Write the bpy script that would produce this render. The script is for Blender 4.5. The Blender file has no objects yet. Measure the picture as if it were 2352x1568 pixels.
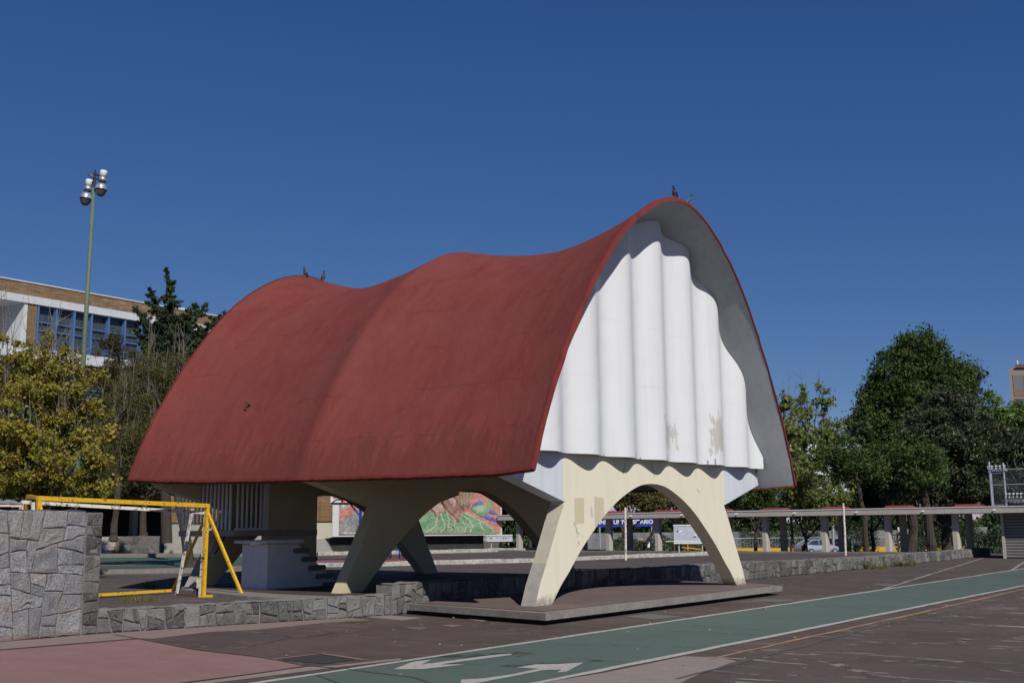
import bpy, math, random
import numpy as np
from mathutils import Vector, Matrix, noise
R = math.radians
sc = bpy.context.scene
col = sc.collection
random.seed(7)

# ------------------------------------------------------------ camera
FPX = 2556.0; EYE = 1.6; CX, CY = 1176.0, 784.0           # measured on a 2352 px wide copy of the photo
_a = Vector((3115.8-CX, -(1191.5-CY), FPX)).normalized(); _b = Vector((-2290-CX, -(1245.7-CY), FPX)).normalized()
_up = _b.cross(_a).normalized()
if _up.y < 0: _up = -_up
_fw = (Vector((0, 0, 1)) - _up.z*_up).normalized()
_rt = _up.cross(_fw).normalized()
if _rt.x < 0: _rt = -_rt
def cam2w(v): return Vector((_rt.dot(v), _fw.dot(v), _up.dot(v)))
cam = bpy.data.cameras.new('camera'); cam.sensor_width = 36; cam.lens = FPX/2352*36
cam.clip_end = 3000; cam.clip_start = 0.1
co = bpy.data.objects.new('camera', cam); col.objects.link(co); sc.camera = co
X = cam2w(Vector((1, 0, 0))); Y = cam2w(Vector((0, 1, 0))); Z = -cam2w(Vector((0, 0, 1)))
m = Matrix((X, Y, Z)).transposed().to_4x4(); m.translation = Vector((0, 0, EYE)); co.matrix_world = m
def ray(u, v): return cam2w(Vector(((u-CX)/FPX, (CY-v)/FPX, 1)))
def G(u, v, z=0.0):                                        # measured photo point -> point of the level z
    r = ray(u, v); k = (z-EYE)/r.z; return Vector((r.x*k, r.y*k, z))
_uT = cam2w(_a); uT = Vector((_uT.x, _uT.y, 0)).normalized(); uL = Vector((-uT.y, uT.x, 0))
_o = G(1250, 1391, .2); ORG = Vector((_o.x, _o.y, 0))
def W(s, t, z=0.0): return ORG + uL*s + uT*t + Vector((0, 0, z))   # site grid: s away from the gable, t along it
def zk(x0, y0, k): return lambda x, y: ((x0+x/k)*.91875, (y0+y/k)*.91875)
z2 = zk(0, 1140, 2.766); z3 = zk(640, 1140, 2.766); z4 = zk(1280, 1100, 2.583); z5 = zk(1920, 1100, 2.583)

# ------------------------------------------------------------ world, sun, exposure
SUNH = -(uL*1.0 + uT*0.62).normalized(); ELEV = R(39.5)
w = bpy.data.worlds.new('World'); sc.world = w; w.use_nodes = True
nt = w.node_tree; nt.nodes.clear()
sky = nt.nodes.new('ShaderNodeTexSky'); sky.sky_type = 'NISHITA'; sky.sun_disc = False
sky.sun_elevation = ELEV; sky.sun_rotation = math.atan2(SUNH.x, SUNH.y)
sky.altitude = 2300; sky.air_density = .8; sky.dust_density = 0.0; sky.ozone_density = 10
bg = nt.nodes.new('ShaderNodeBackground'); bg.inputs[1].default_value = 0.1
wo = nt.nodes.new('ShaderNodeOutputWorld')
sep = nt.nodes.new('ShaderNodeSeparateColor'); cmb = nt.nodes.new('ShaderNodeCombineColor'); nt.links.new(sky.outputs[0], sep.inputs[0])
for i, (ref, tgt, g) in enumerate([(.40, .240, 1.22), (1.03, .80, .86), (2.8, 2.52, .55)]):   # thin highland air: flatter, deeper blue than the model sky
    m1 = nt.nodes.new('ShaderNodeMath'); m1.operation = 'DIVIDE'; nt.links.new(sep.outputs[i], m1.inputs[0]); m1.inputs[1].default_value = ref
    m2 = nt.nodes.new('ShaderNodeMath'); m2.operation = 'POWER'; nt.links.new(m1.outputs[0], m2.inputs[0]); m2.inputs[1].default_value = g
    m4 = nt.nodes.new('ShaderNodeMath'); m4.operation = 'MINIMUM'; nt.links.new(m1.outputs[0], m4.inputs[0]); m4.inputs[1].default_value = 1
    m5 = nt.nodes.new('ShaderNodeMath'); m5.operation = 'POWER'; nt.links.new(m4.outputs[0], m5.inputs[0]); m5.inputs[1].default_value = .7
    m6 = nt.nodes.new('ShaderNodeMath'); m6.operation = 'MULTIPLY'; nt.links.new(m2.outputs[0], m6.inputs[0]); nt.links.new(m5.outputs[0], m6.inputs[1])
    m3 = nt.nodes.new('ShaderNodeMath'); m3.operation = 'MULTIPLY'; nt.links.new(m6.outputs[0], m3.inputs[0]); m3.inputs[1].default_value = tgt
    nt.links.new(m3.outputs[0], cmb.inputs[i])
nt.links.new(cmb.outputs[0], bg.inputs[0]); nt.links.new(bg.outputs[0], wo.inputs[0])
sl = bpy.data.lights.new('sun', 'SUN'); sl.energy = 4.5; sl.angle = R(.53); sl.color = (1.0, .955, .88)
so = bpy.data.objects.new('sun', sl); col.objects.link(so)
sd = (SUNH*math.cos(ELEV) + Vector((0, 0, math.sin(ELEV))))
so.rotation_euler = sd.to_track_quat('Z', 'Y').to_euler(); so.location = (20, -40, 60)
sc.view_settings.view_transform = 'Standard'; sc.view_settings.look = 'None'
sc.view_settings.exposure = 0.0; sc.view_settings.gamma = 1; sc.view_settings.use_curve_mapping = False
sc.cycles.max_bounces = 8; sc.cycles.diffuse_bounces = 4; sc.cycles.transparent_max_bounces = 8

# ------------------------------------------------------------ materials
class NB:
    def __init__(s, name):
        s.m = bpy.data.materials.new(name); s.m.use_nodes = True; s.t = s.m.node_tree; s.t.nodes.clear()
        s.out = s.n('ShaderNodeOutputMaterial'); s.p = s.n('ShaderNodeBsdfPrincipled'); s.l(s.p.outputs[0], s.out.inputs[0])
        s.tc = s.n('ShaderNodeNewGeometry'); s.pos = s.tc.outputs['Position']
    def n(s, k): return s.t.nodes.new(k)
    def l(s, a, b): s.t.links.new(a, b)
    def setin(s, sock, v):
        if hasattr(v, 'node'): s.l(v, sock)
        else: sock.default_value = v
    def mapping(s, rot=0.0, scale=(1, 1, 1), vec=None):
        v = vec or s.pos
        if rot:
            r = s.n('ShaderNodeMapping'); s.l(v, r.inputs[0]); r.inputs['Rotation'].default_value = (0, 0, rot); v = r.outputs[0]
        m = s.n('ShaderNodeMapping'); s.l(v, m.inputs[0]); m.inputs['Scale'].default_value = scale; return m.outputs[0]
    def noise(s, scale, detail=4, vec=None, rough=.55, dist=0.0):
        n = s.n('ShaderNodeTexNoise'); n.inputs['Scale'].default_value = scale; n.inputs['Detail'].default_value = detail
        n.inputs['Roughness'].default_value = rough; n.inputs['Distortion'].default_value = dist; s.l(vec or s.pos, n.inputs['Vector']); return n.outputs['Fac']
    def vor(s, scale, feat='F1', vec=None, out='Distance'):
        n = s.n('ShaderNodeTexVoronoi'); n.feature = feat; n.inputs['Scale'].default_value = scale; s.l(vec or s.pos, n.inputs['Vector']); return n.outputs[out]
    def ramp(s, fac, *stops):
        r = s.n('ShaderNodeValToRGB'); s.l(fac, r.inputs[0]); e = r.color_ramp.elements
        while len(e) < len(stops): e.new(.5)
        for q, (p, c) in zip(e, stops):
            q.position = p; q.color = (c, c, c, 1) if isinstance(c, (int, float)) else (*c, 1)
        return r.outputs[0]
    def mix(s, fac, a, b, mode='MIX'):
        n = s.n('ShaderNodeMix'); n.data_type = 'RGBA'; n.blend_type = mode
        s.setin(n.inputs[0], fac)
        for i, v in ((6, a), (7, b)):
            s.setin(n.inputs[i], v if hasattr(v, 'node') else (*v, 1) if len(v) == 3 else v)
        return n.outputs[2]
    def math(s, op, a, b=0.0):
        n = s.n('ShaderNodeMath'); n.operation = op; s.setin(n.inputs[0], a); s.setin(n.inputs[1], b); return n.outputs[0]
    def sep(s, vec=None):
        n = s.n('ShaderNodeSeparateXYZ'); s.l(vec or s.pos, n.inputs[0]); return n.outputs
    def bump(s, h, st=.3, dist=.02):
        n = s.n('ShaderNodeBump'); n.inputs['Strength'].default_value = st; n.inputs['Distance'].default_value = dist
        s.l(h, n.inputs['Height']); s.l(n.outputs[0], s.p.inputs['Normal'])
    def st(s):                                                 # site grid coordinates s, t and height
        S = s.sep(s.mapping(ROTL)); ox = ORG.dot(uL); oy = ORG.dot(uT)
        return s.math('SUBTRACT', S[0], ox), s.math('SUBTRACT', s.math('MULTIPLY', S[1], -1.0), oy), S[2]
    def rect(s, t0, t1, z0, z1, e, nz, amt, thr=.5):            # ragged patch: box distance broken up by a noise
        _, t, z = s.st(); m = None
        for a, b_ in ((s.math('SUBTRACT', t, t0), e), (s.math('SUBTRACT', t1, t), e), (s.math('SUBTRACT', z, z0), e*1.6), (s.math('SUBTRACT', z1, z), e*1.6)):
            q = s.math('DIVIDE', a, b_); m = q if m is None else s.math('MINIMUM', m, q)
        m = s.math('MINIMUM', m, 1.0); m = s.math('ADD', m, s.math('MULTIPLY', s.math('SUBTRACT', nz, .5), amt))
        return s.ramp(m, (max(0, thr-.04), 0.0), (min(1, thr+.04), 1.0))
    def done(s, colr, rough=.8, spec=.3, metal=0.0):
        s.setin(s.p.inputs['Base Color'], colr if hasattr(colr, 'node') else (*colr, 1))
        s.setin(s.p.inputs['Roughness'], rough); s.p.inputs['Specular IOR Level'].default_value = spec
        s.p.inputs['Metallic'].default_value = metal; return s.m
ROTL = -math.atan2(uL.y, uL.x)
def sc3(c, k): return tuple(x*k for x in c)
def plain(name, c, rough=.7, var=.12, scale=3.0, spec=.3, metal=0.0, bump=0.0, bs=60):
    b = NB(name); f = b.noise(scale, 5); f2 = b.noise(scale*9, 3)
    k = b.mix(.5, b.ramp(f, (.3, 0.0), (.7, 1.0)), b.ramp(f2, (.3, 0.0), (.7, 1.0)))
    cc = b.mix(k, sc3(c, 1-var), sc3(c, 1+var))
    if bump: b.bump(b.noise(bs, 4), bump, .01)
    return b.done(cc, rough, spec, metal)
def streaked(name, c, dirt, rough=.8, amt=.35, spec=.2):       # rain-streaked painted concrete
    b = NB(name); v = b.mapping(0, (5, 5, .35)); s = b.noise(1.2, 6, v); f = b.noise(1.1, 5); g = b.noise(28, 3)
    c1 = b.mix(b.ramp(s, (.45, 0.0), (.75, amt)), c, dirt)
    c2 = b.mix(b.ramp(f, (.4, 0.0), (.75, amt)), c1, sc3(c, .82))
    b.bump(b.math('ADD', b.math('MULTIPLY', f, 3.0), g), .25, .01)
    return b.done(c2, rough, spec)
# red concrete shell paint: worn streaks down the slope, patched areas, formwork seams, droppings near the crests
b = NB('red_roof_coating')
S_, T_, Z_ = b.st()
f = b.noise(1.3, 8, b.mapping(ROTL, (1.5, 1, .42)), .68, .5); g = b.noise(9, 6, b.mapping(ROTL, (1.7, 1, .5)), .75); h = b.noise(.5, 6, None, .65); fn = b.noise(60, 4)
c = b.mix(b.ramp(f, (.32, 0.0), (.68, 1.0)), (.145, .029, .0245), (.192, .044, .037))
c = b.mix(b.ramp(h, (.45, 0.0), (.60, .5)), c, (.165, .047, .040))
c = b.mix(b.ramp(g, (.60, 0.0), (.72, .45)), c, (.265, .115, .095))
c = b.mix(b.ramp(b.noise(12, 6, b.mapping(ROTL, (2.2, 1, .35)), .75), (.60, 0.0), (.70, .5)), c, (.085, .02, .017))
c = b.mix(b.ramp(b.noise(1.1, 8, None, .7), (.60, 0.0), (.66, .45)), c, (.105, .026, .022))
w_ = b.math('MULTIPLY', b.math('SUBTRACT', b.noise(1.1, 4), .5), .35); seam = None
for z in (3.35, 4.3, 5.25, 6.2, 7.1):
    q = b.math('ABSOLUTE', b.math('SUBTRACT', b.math('ADD', Z_, w_), z)); seam = q if seam is None else b.math('MINIMUM', seam, q)
c = b.mix(b.ramp(fn, (.60, 0.0), (.72, .45)), c, (.25, .095, .078)); c = b.mix(b.ramp(fn, (.28, .45), (.40, .0)), c, (.085, .02, .017))
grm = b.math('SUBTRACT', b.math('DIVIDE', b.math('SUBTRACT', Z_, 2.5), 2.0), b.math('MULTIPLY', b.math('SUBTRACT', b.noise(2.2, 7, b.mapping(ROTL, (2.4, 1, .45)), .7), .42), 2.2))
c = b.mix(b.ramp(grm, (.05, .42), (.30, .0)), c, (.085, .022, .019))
c = b.mix(b.math('MULTIPLY', b.ramp(seam, (.0, 1.0), (.022, .0)), b.ramp(b.noise(1.7, 5), (.45, 0.0), (.6, .5))), c, (.075, .018, .016))
nz = b.noise(3.3, 5)
_m = b.math('MULTIPLY', b.ramp(S_, (.0, 1.0), (1, 1.0)), 1.0)
c = b.mix(b.math('MULTIPLY', b.ramp(b.noise(26, 5, None, .8), (.70, 0.0), (.715, 1.0)), b.ramp(b.math('DIVIDE', Z_, 10.0), (.77, 0.0), (.83, 1.0))), c, (.6, .6, .58))
b.bump(b.math('ADD', b.math('ADD', b.noise(2.6, 6, None, .6), b.math('MULTIPLY', g, .35)), b.math('MULTIPLY', fn, .18)), .5, .035)
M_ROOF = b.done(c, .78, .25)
M_CEIL = streaked('grey_white_ceiling', (.33, .35, .375), (.25, .265, .28), amt=.6)
M_RIM = streaked('red_edge_paint', (.165, .030, .025), (.08, .018, .016), amt=.9)
b = NB('white_corrugated_concrete')
v = b.mapping(0, (4, 4, .3)); s = b.noise(1.3, 6, v); f = b.noise(.9, 5)
c = b.mix(b.ramp(s, (.5, 0.0), (.8, .35)), (.60, .612, .635), (.47, .48, .50))
c = b.mix(b.ramp(f, (.5, 0.0), (.75, .28)), c, (.53, .545, .57))
zz = b.sep()[2]; ww = b.math('MULTIPLY', b.math('SUBTRACT', b.noise(1.4, 4), .5), .12)
for z in (4.5, 5.75, 6.9):
    c = b.mix(b.math('MULTIPLY', b.ramp(b.math('ABSOLUTE', b.math('SUBTRACT', b.math('ADD', zz, ww), z)), (.0, 1.0), (.014, .0)), b.ramp(b.noise(2.2, 4), (.42, 0.0), (.58, .28))), c, (.36, .37, .38))
nz = b.noise(5.5, 7, b.mapping(ROTL, (1, 1, .32)), .8); PRM = (.42, .405, .365)
c = b.mix(b.math('MULTIPLY', b.rect(4.02, 5.02, 3.15, 4.02, .35, nz, 3.4, .40), .8), c, PRM)
c = b.mix(b.math('MULTIPLY', b.rect(6.30, 6.98, 3.02, 4.30, .30, nz, 2.6, .5), .85), c, (.39, .375, .335))
c = b.mix(b.math('MULTIPLY', b.rect(7.15, 7.6, 3.2, 3.55, .2, nz, 3.2, .8), .7), c, PRM)
for i, q in enumerate((1.95, 2.95, 3.12, 3.38, 4.25, 4.36, 4.45, 6.3, 6.5)):
    c = b.mix(b.math('MULTIPLY', b.rect(q, q+.055, 2.96, 3.02+.05*(i % 3), .01, nz, .8, .3), .75), c, (.16, .15, .13))
fine = b.noise(17, 6, None, .7)
c = b.mix(b.ramp(fine, (.70, 0.0), (.73, .5)), c, (.33, .33, .33))
b.bump(b.math('ADD', f, b.math('MULTIPLY', b.noise(14, 4), .2)), .25, .02)
M_WHITE = b.done(c, .75, .2)
M_PRIMER = plain('bare_primer', (.46, .44, .38), .9, .2, 14)
b = NB('cream_paint')
v = b.mapping(0, (3, 3, .5)); s = b.noise(1.5, 6, v); f = b.noise(2.2, 6); g = b.noise(11, 5)
c = b.mix(b.ramp(s, (.45, 0.0), (.8, .5)), (.655, .62, .49), (.56, .53, .41))
c = b.mix(b.ramp(g, (.70, 0.0), (.73, .5)), c, (.36, .35, .32))
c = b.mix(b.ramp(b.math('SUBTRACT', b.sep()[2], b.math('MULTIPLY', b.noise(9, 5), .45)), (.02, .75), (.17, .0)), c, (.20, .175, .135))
nz = b.noise(7, 6, b.mapping(ROTL, (1, 1, .4)), .75); n2 = b.noise(9, 5, None, .7)
c = b.mix(b.math('MULTIPLY', b.rect(1.00, 1.42, 1.58, 2.22, .10, nz, .9, .45), .6), c, (.40, .365, .22))
c = b.mix(b.math('MULTIPLY', b.rect(1.70, 2.14, 1.50, 2.24, .10, nz, .9, .45), .6), c, (.40, .365, .22))
c = b.mix(b.math('MULTIPLY', b.rect(.92, 1.62, .95, 1.75, .3, n2, 3.6, .95), .75), c, (.30, .30, .30))
c = b.mix(b.math('MULTIPLY', b.rect(1.0, 1.55, 1.15, 1.85, .25, b.noise(11, 5, None, .75), 3.6, 1.0-.04), .8), c, (.62, .62, .64))
c = b.mix(b.math('MULTIPLY', b.rect(1.5, 1.75, 1.62, 2.1, .12, nz, 2.4, .75), .7), c, (.40, .41, .43))
b.bump(b.math('ADD', f, b.math('MULTIPLY', b.noise(30, 3), .2)), .2, .02)
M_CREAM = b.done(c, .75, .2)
M_TAN = plain('tan_patch_paint', (.47, .42, .26), .85, .08, 5)
M_BLUEW = streaked('bluish_white_paint', (.54, .57, .62), (.42, .44, .48), amt=.5)
M_CONC = plain('grey_concrete', (.30, .28, .255), .9, .25, 4, bump=.5)
M_CONCD = plain('weathered_slab_concrete', (.20, .18, .165), .92, .35, 3, bump=.5)
M_BEAM = streaked('walkway_concrete', (.40, .375, .335), (.29, .27, .24), amt=.5)
M_DARKSTEP = plain('dark_step_concrete', (.16, .155, .155), .85, .25, 6)
M_SLABWHITE = plain('white_worn_paint', (.62, .63, .64), .8, .15, 6)
b = NB('yellow_rusty_paint'); g = b.noise(16, 6, None, .7)
M_YEL = b.done(b.mix(b.ramp(g, (.56, 0.0), (.63, 1.0)), (.62, .375, .018), (.13, .05, .025)), .6, .35)
b = NB('white_rusty_paint'); g = b.noise(13, 6, None, .7)
M_WRUST = b.done(b.mix(b.ramp(g, (.52, 0.0), (.6, 1.0)), (.62, .60, .56), (.16, .06, .035)), .65, .3)
M_RUST = plain('rusty_iron', (.14, .055, .035), .85, .4, 20)
M_BLUEP = plain('blue_paint', (.03, .05, .28), .5, .1)
M_DARKMETAL = plain('dark_metal', (.03, .03, .035), .5, .2)
M_GALV = plain('galvanised_steel', (.42, .45, .50), .45, .1, 8, .5, .6)
M_GREENPOLE = plain('green_pole_paint', (.10, .135, .095), .6, .2, 2)
M_WHITEP = plain('white_metal_paint', (.70, .70, .72), .5, .05)
M_ALU = plain('spun_aluminium', (.66, .69, .74), .32, .04, 4, .5, .75)
M_LENS = plain('grey_lamp_lens', (.10, .10, .115), .25, .05)
# stone
b = NB('granite_blocks')
isl = b.n('ShaderNodeNewGeometry').outputs['Random Per Island']
g = b.noise(38, 6, None, .75); f = b.noise(3.0, 6, None, .6); hh = b.noise(160, 2)
c = b.mix(b.ramp(isl, (.1, .0), (.9, 1.0)), (.22, .225, .24), (.42, .42, .435))
c = b.mix(b.ramp(f, (.45, 0.0), (.6, .8)), c, (.40, .355, .31))
c = b.mix(b.ramp(g, (.40, 0.0), (.60, .85)), c, (.12, .125, .145))
c = b.mix(b.ramp(b.noise(1.3, 5), (.45, 0.0), (.7, .6)), c, (.16, .165, .185))
c = b.mix(b.ramp(hh, (.6, 0.0), (.7, .4)), c, (.5, .5, .52))
c = b.mix(b.ramp(b.sep()[2], (.02, .7), (.10, 0.0)), c, (.21, .12, .105))
b.bump(b.math('ADD', g, b.math('MULTIPLY', f, 1.5)), 1.0, .035)
M_GRANITE = b.done(c, .85, .3)
b = NB('dark_basalt_rubble')
isl = b.n('ShaderNodeNewGeometry').outputs['Random Per Island']
g = b.noise(30, 6, None, .75); f = b.noise(4, 5)
c = b.mix(isl, (.055, .052, .052), (.185, .178, .172))
c = b.mix(b.ramp(g, (.45, 0.0), (.65, .5)), c, (.24, .235, .235))
c = b.mix(b.ramp(f, (.55, 0.0), (.7, .5)), c, (.055, .05, .05))
b.bump(b.math('ADD', g, f), .8, .03)
M_BASALT = b.done(c, .9, .2)
M_MORTARD = plain('dark_joint_mortar', (.062, .06, .06), .95, .4, 14, bump=.8)
M_MORTAR = plain('pale_mortar', (.17, .158, .15), .95, .45, 12, bump=.9)
# brick
def brick(name, c1, c2, mor, sx=.24, sz=.07):
    b = NB(name); p = b.sep(b.mapping(-math.atan2(uT.y, uT.x)))
    cb = b.n('ShaderNodeCombineXYZ'); b.l(b.math('ADD', p[0], p[1]), cb.inputs[0]); b.l(p[2], cb.inputs[1])
    t = b.n('ShaderNodeTexBrick'); b.l(cb.outputs[0], t.inputs[0]); t.inputs['Scale'].default_value = 1
    t.inputs['Brick Width'].default_value = sx; t.inputs['Row Height'].default_value = sz; t.inputs['Mortar Size'].default_value = .012
    t.inputs['Color1'].default_value = (*c1, 1); t.inputs['Color2'].default_value = (*c2, 1); t.inputs['Mortar'].default_value = (*mor, 1)
    c = b.mix(b.ramp(b.noise(.9, 6, b.mapping(0, (1, 1, 3))), (.55, 0.0), (.72, .55)), t.outputs[0], (.36, .29, .23))
    return b.done(c, .9, .1)
M_BRICK = brick('brown_brick', (.15, .095, .055), (.25, .165, .095), (.10, .08, .065), .7, .13)
M_BRICK2 = brick('orange_brick', (.19, .11, .05), (.24, .14, .065), (.10, .08, .06), .3, .09)
M_BWHITE = streaked('building_white_paint', (.50, .52, .56), (.36, .36, .37), amt=.5)
M_BGREY = plain('grey_soffit_plaster', (.30, .29, .29), .9, .2, 1)  # plain mid grey plaster, used on the core wall
M_BLUEF = plain('blue_window_frame', (.07, .14, .31), .5, .08)
M_GLASS = plain('dark_window_glass', (.045, .055, .065), .12, .5, .4, .6)
M_UNDERSHADE = plain('undercroft_shade', (.02, .02, .022), .95, .2)  # near-black colour stands in for the deep shade under the building
M_REDCAP = plain('red_cap_paint', (.19, .042, .038), .8, .12, 3)
M_ROOFRED = plain('red_walkway_coating', (.20, .05, .045), .85, .15, 2)

# ------------------------------------------------------------ mesh helpers
class MB:
    def __init__(s): s.v = []; s.f = []; s.mi = []; s.sm = []; s.mat = 0; s.smooth = False
    def add(s, vs, fs):
        o = len(s.v); s.v += [tuple(v) for v in vs]
        for f in fs: s.f.append(tuple(i+o for i in f)); s.mi.append(s.mat); s.sm.append(s.smooth)
    def box(s, p, q, ax=None, org=None):                      # ax: three axis vectors, p and q measured along them
        ax = ax or (Vector((1, 0, 0)), Vector((0, 1, 0)), Vector((0, 0, 1))); org = org or Vector()
        vs = [org+ax[0]*(p[0], q[0])[i]+ax[1]*(p[1], q[1])[j]+ax[2]*(p[2], q[2])[k] for i in (0, 1) for j in (0, 1) for k in (0, 1)]
        s.add(vs, [(0, 1, 3, 2), (4, 6, 7, 5), (0, 4, 5, 1), (2, 3, 7, 6), (0, 2, 6, 4), (1, 5, 7, 3)])
    def sbox(s, s0, s1, t0, t1, z0, z1):                       # a box on the site grid
        s.box((s0, t0, z0), (s1, t1, z1), (uL, uT, Vector((0, 0, 1))), ORG)
    def prism(s, pts, h, flip=False):                          # closed outline pts (3D) pushed along vector h
        n = len(pts); vs = [Vector(p) for p in pts]+[Vector(p)+h for p in pts]
        s.add(vs, [tuple(range(n))[::-1], tuple(range(n, 2*n))]+[(i, (i+1) % n, n+(i+1) % n, n+i) for i in range(n)])
    def tube(s, pts, rad, n=8, cap=True):
        pts = [Vector(p) for p in pts]; rad = rad if isinstance(rad, (list, tuple)) else [rad]*len(pts)
        vs = []; up = Vector((.13, .21, .97))
        for i, p in enumerate(pts):
            d = (pts[min(i+1, len(pts)-1)]-pts[max(i-1, 0)]).normalized()
            a = d.cross(up if abs(d.dot(up)) < .97 else Vector((1, .1, 0))).normalized(); bb = d.cross(a)
            for k in range(n):
                an = 2*math.pi*(k+.5)/n; vs.append(p+(a*math.cos(an)+bb*math.sin(an))*rad[i])
        fs = [(i*n+k, i*n+(k+1) % n, (i+1)*n+(k+1) % n, (i+1)*n+k) for i in range(len(pts)-1) for k in range(n)]
        if cap: fs += [tuple(range(n))[::-1], tuple((len(pts)-1)*n+k for k in range(n))]
        s.add(vs, fs)
    def bar(s, a, b_, w, h=None, side=None):                   # square bar
        a = Vector(a); b_ = Vector(b_); d = (b_-a); L = d.length; d.normalize(); h = h or w
        side = side or (uL if abs(d.dot(uL)) < .8 else uT)
        x = (side-d*side.dot(d)).normalized(); y = d.cross(x)
        s.box((-w/2, -h/2, 0), (w/2, h/2, L), (x, y, d), a)
    def lathe(s, c, prof, n=24, ax=None):
        c = Vector(c); ax = ax or (Vector((1, 0, 0)), Vector((0, 1, 0)), Vector((0, 0, 1)))
        vs = [c+ax[0]*r*math.cos(2*math.pi*k/n)+ax[1]*r*math.sin(2*math.pi*k/n)+ax[2]*z for r, z in prof for k in range(n)]
        fs = [(i*n+k, i*n+(k+1) % n, (i+1)*n+(k+1) % n, (i+1)*n+k) for i in range(len(prof)-1) for k in range(n)]
        fs += [tuple(range(n))[::-1], tuple((len(prof)-1)*n+k for k in range(n))]
        s.add(vs, fs)
    def build(s, name, mats, parent=None, **kw):
        me = bpy.data.meshes.new(name); off = parent_loc(parent) if parent else Vector()
        me.from_pydata([tuple(Vector(v)-off) for v in s.v], [], s.f)
        mats = mats if isinstance(mats, (list, tuple)) else [mats]
        for q in mats: me.materials.append(q)
        me.polygons.foreach_set('material_index', s.mi); me.polygons.foreach_set('use_smooth', s.sm)
        me.update()
        o = bpy.data.objects.new(name, me); col.objects.link(o)
        if parent: o.parent = parent
        for k, v in kw.items(): o[k] = v
        return o
LOC = {}
def parent_loc(o):
    p = Vector()
    while o: p += o.location; o = o.parent
    return p
def thing(name, loc, label, cat, group=None):
    o = bpy.data.objects.new(name, None); col.objects.link(o); o.location = loc; o.empty_display_size = .2
    o['label'] = label; o['category'] = cat
    if group: o['group'] = group
    return o
def tag(o, label, cat, group=None):
    o['label'] = label; o['category'] = cat
    if group: o['group'] = group
    return o
def struct(o, kind='structure'): o['kind'] = kind; return o
def copytree(o, parent=None):
    c = o.copy(); col.objects.link(c)
    c.parent = parent
    for ch in list(o.children): copytree(ch, c)
    return c
def sheet(name, pts, z, mat, grid=None):
    mb = MB(); mb.add([(p[0], p[1], z) for p in pts], [tuple(range(len(pts)))])
    o = mb.build(name, mat); struct(o)
    me = o.data
    if me.polygons[0].normal.z < 0: me.flip_normals()
    return o
def stripe(name, pts, wid, z, mat, jitter=0.0, seed=1):
    rnd = random.Random(seed); P = []
    for a, c in zip(pts[:-1], pts[1:]):
        n = max(1, int((Vector(c)-Vector(a)).length/.5))
        P += [Vector(a).lerp(Vector(c), i/n) for i in range(n)]
    P.append(Vector(pts[-1])); vs = []; fs = []
    for i, p in enumerate(P):
        d = (P[min(i+1, len(P)-1)]-P[max(i-1, 0)]).normalized(); nn = Vector((-d.y, d.x, 0))
        for q in (1, -1):
            v = p+nn*q*(wid/2*(1+rnd.uniform(-jitter, jitter))); vs.append((v.x, v.y, z))
    fs = [(2*i, 2*i+1, 2*i+3, 2*i+2) for i in range(len(P)-1)]
    mb = MB(); mb.add(vs, fs); o = mb.build(name, mat)
    if o.data.polygons[0].normal.z < 0: o.data.flip_normals()
    return struct(o)
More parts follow.
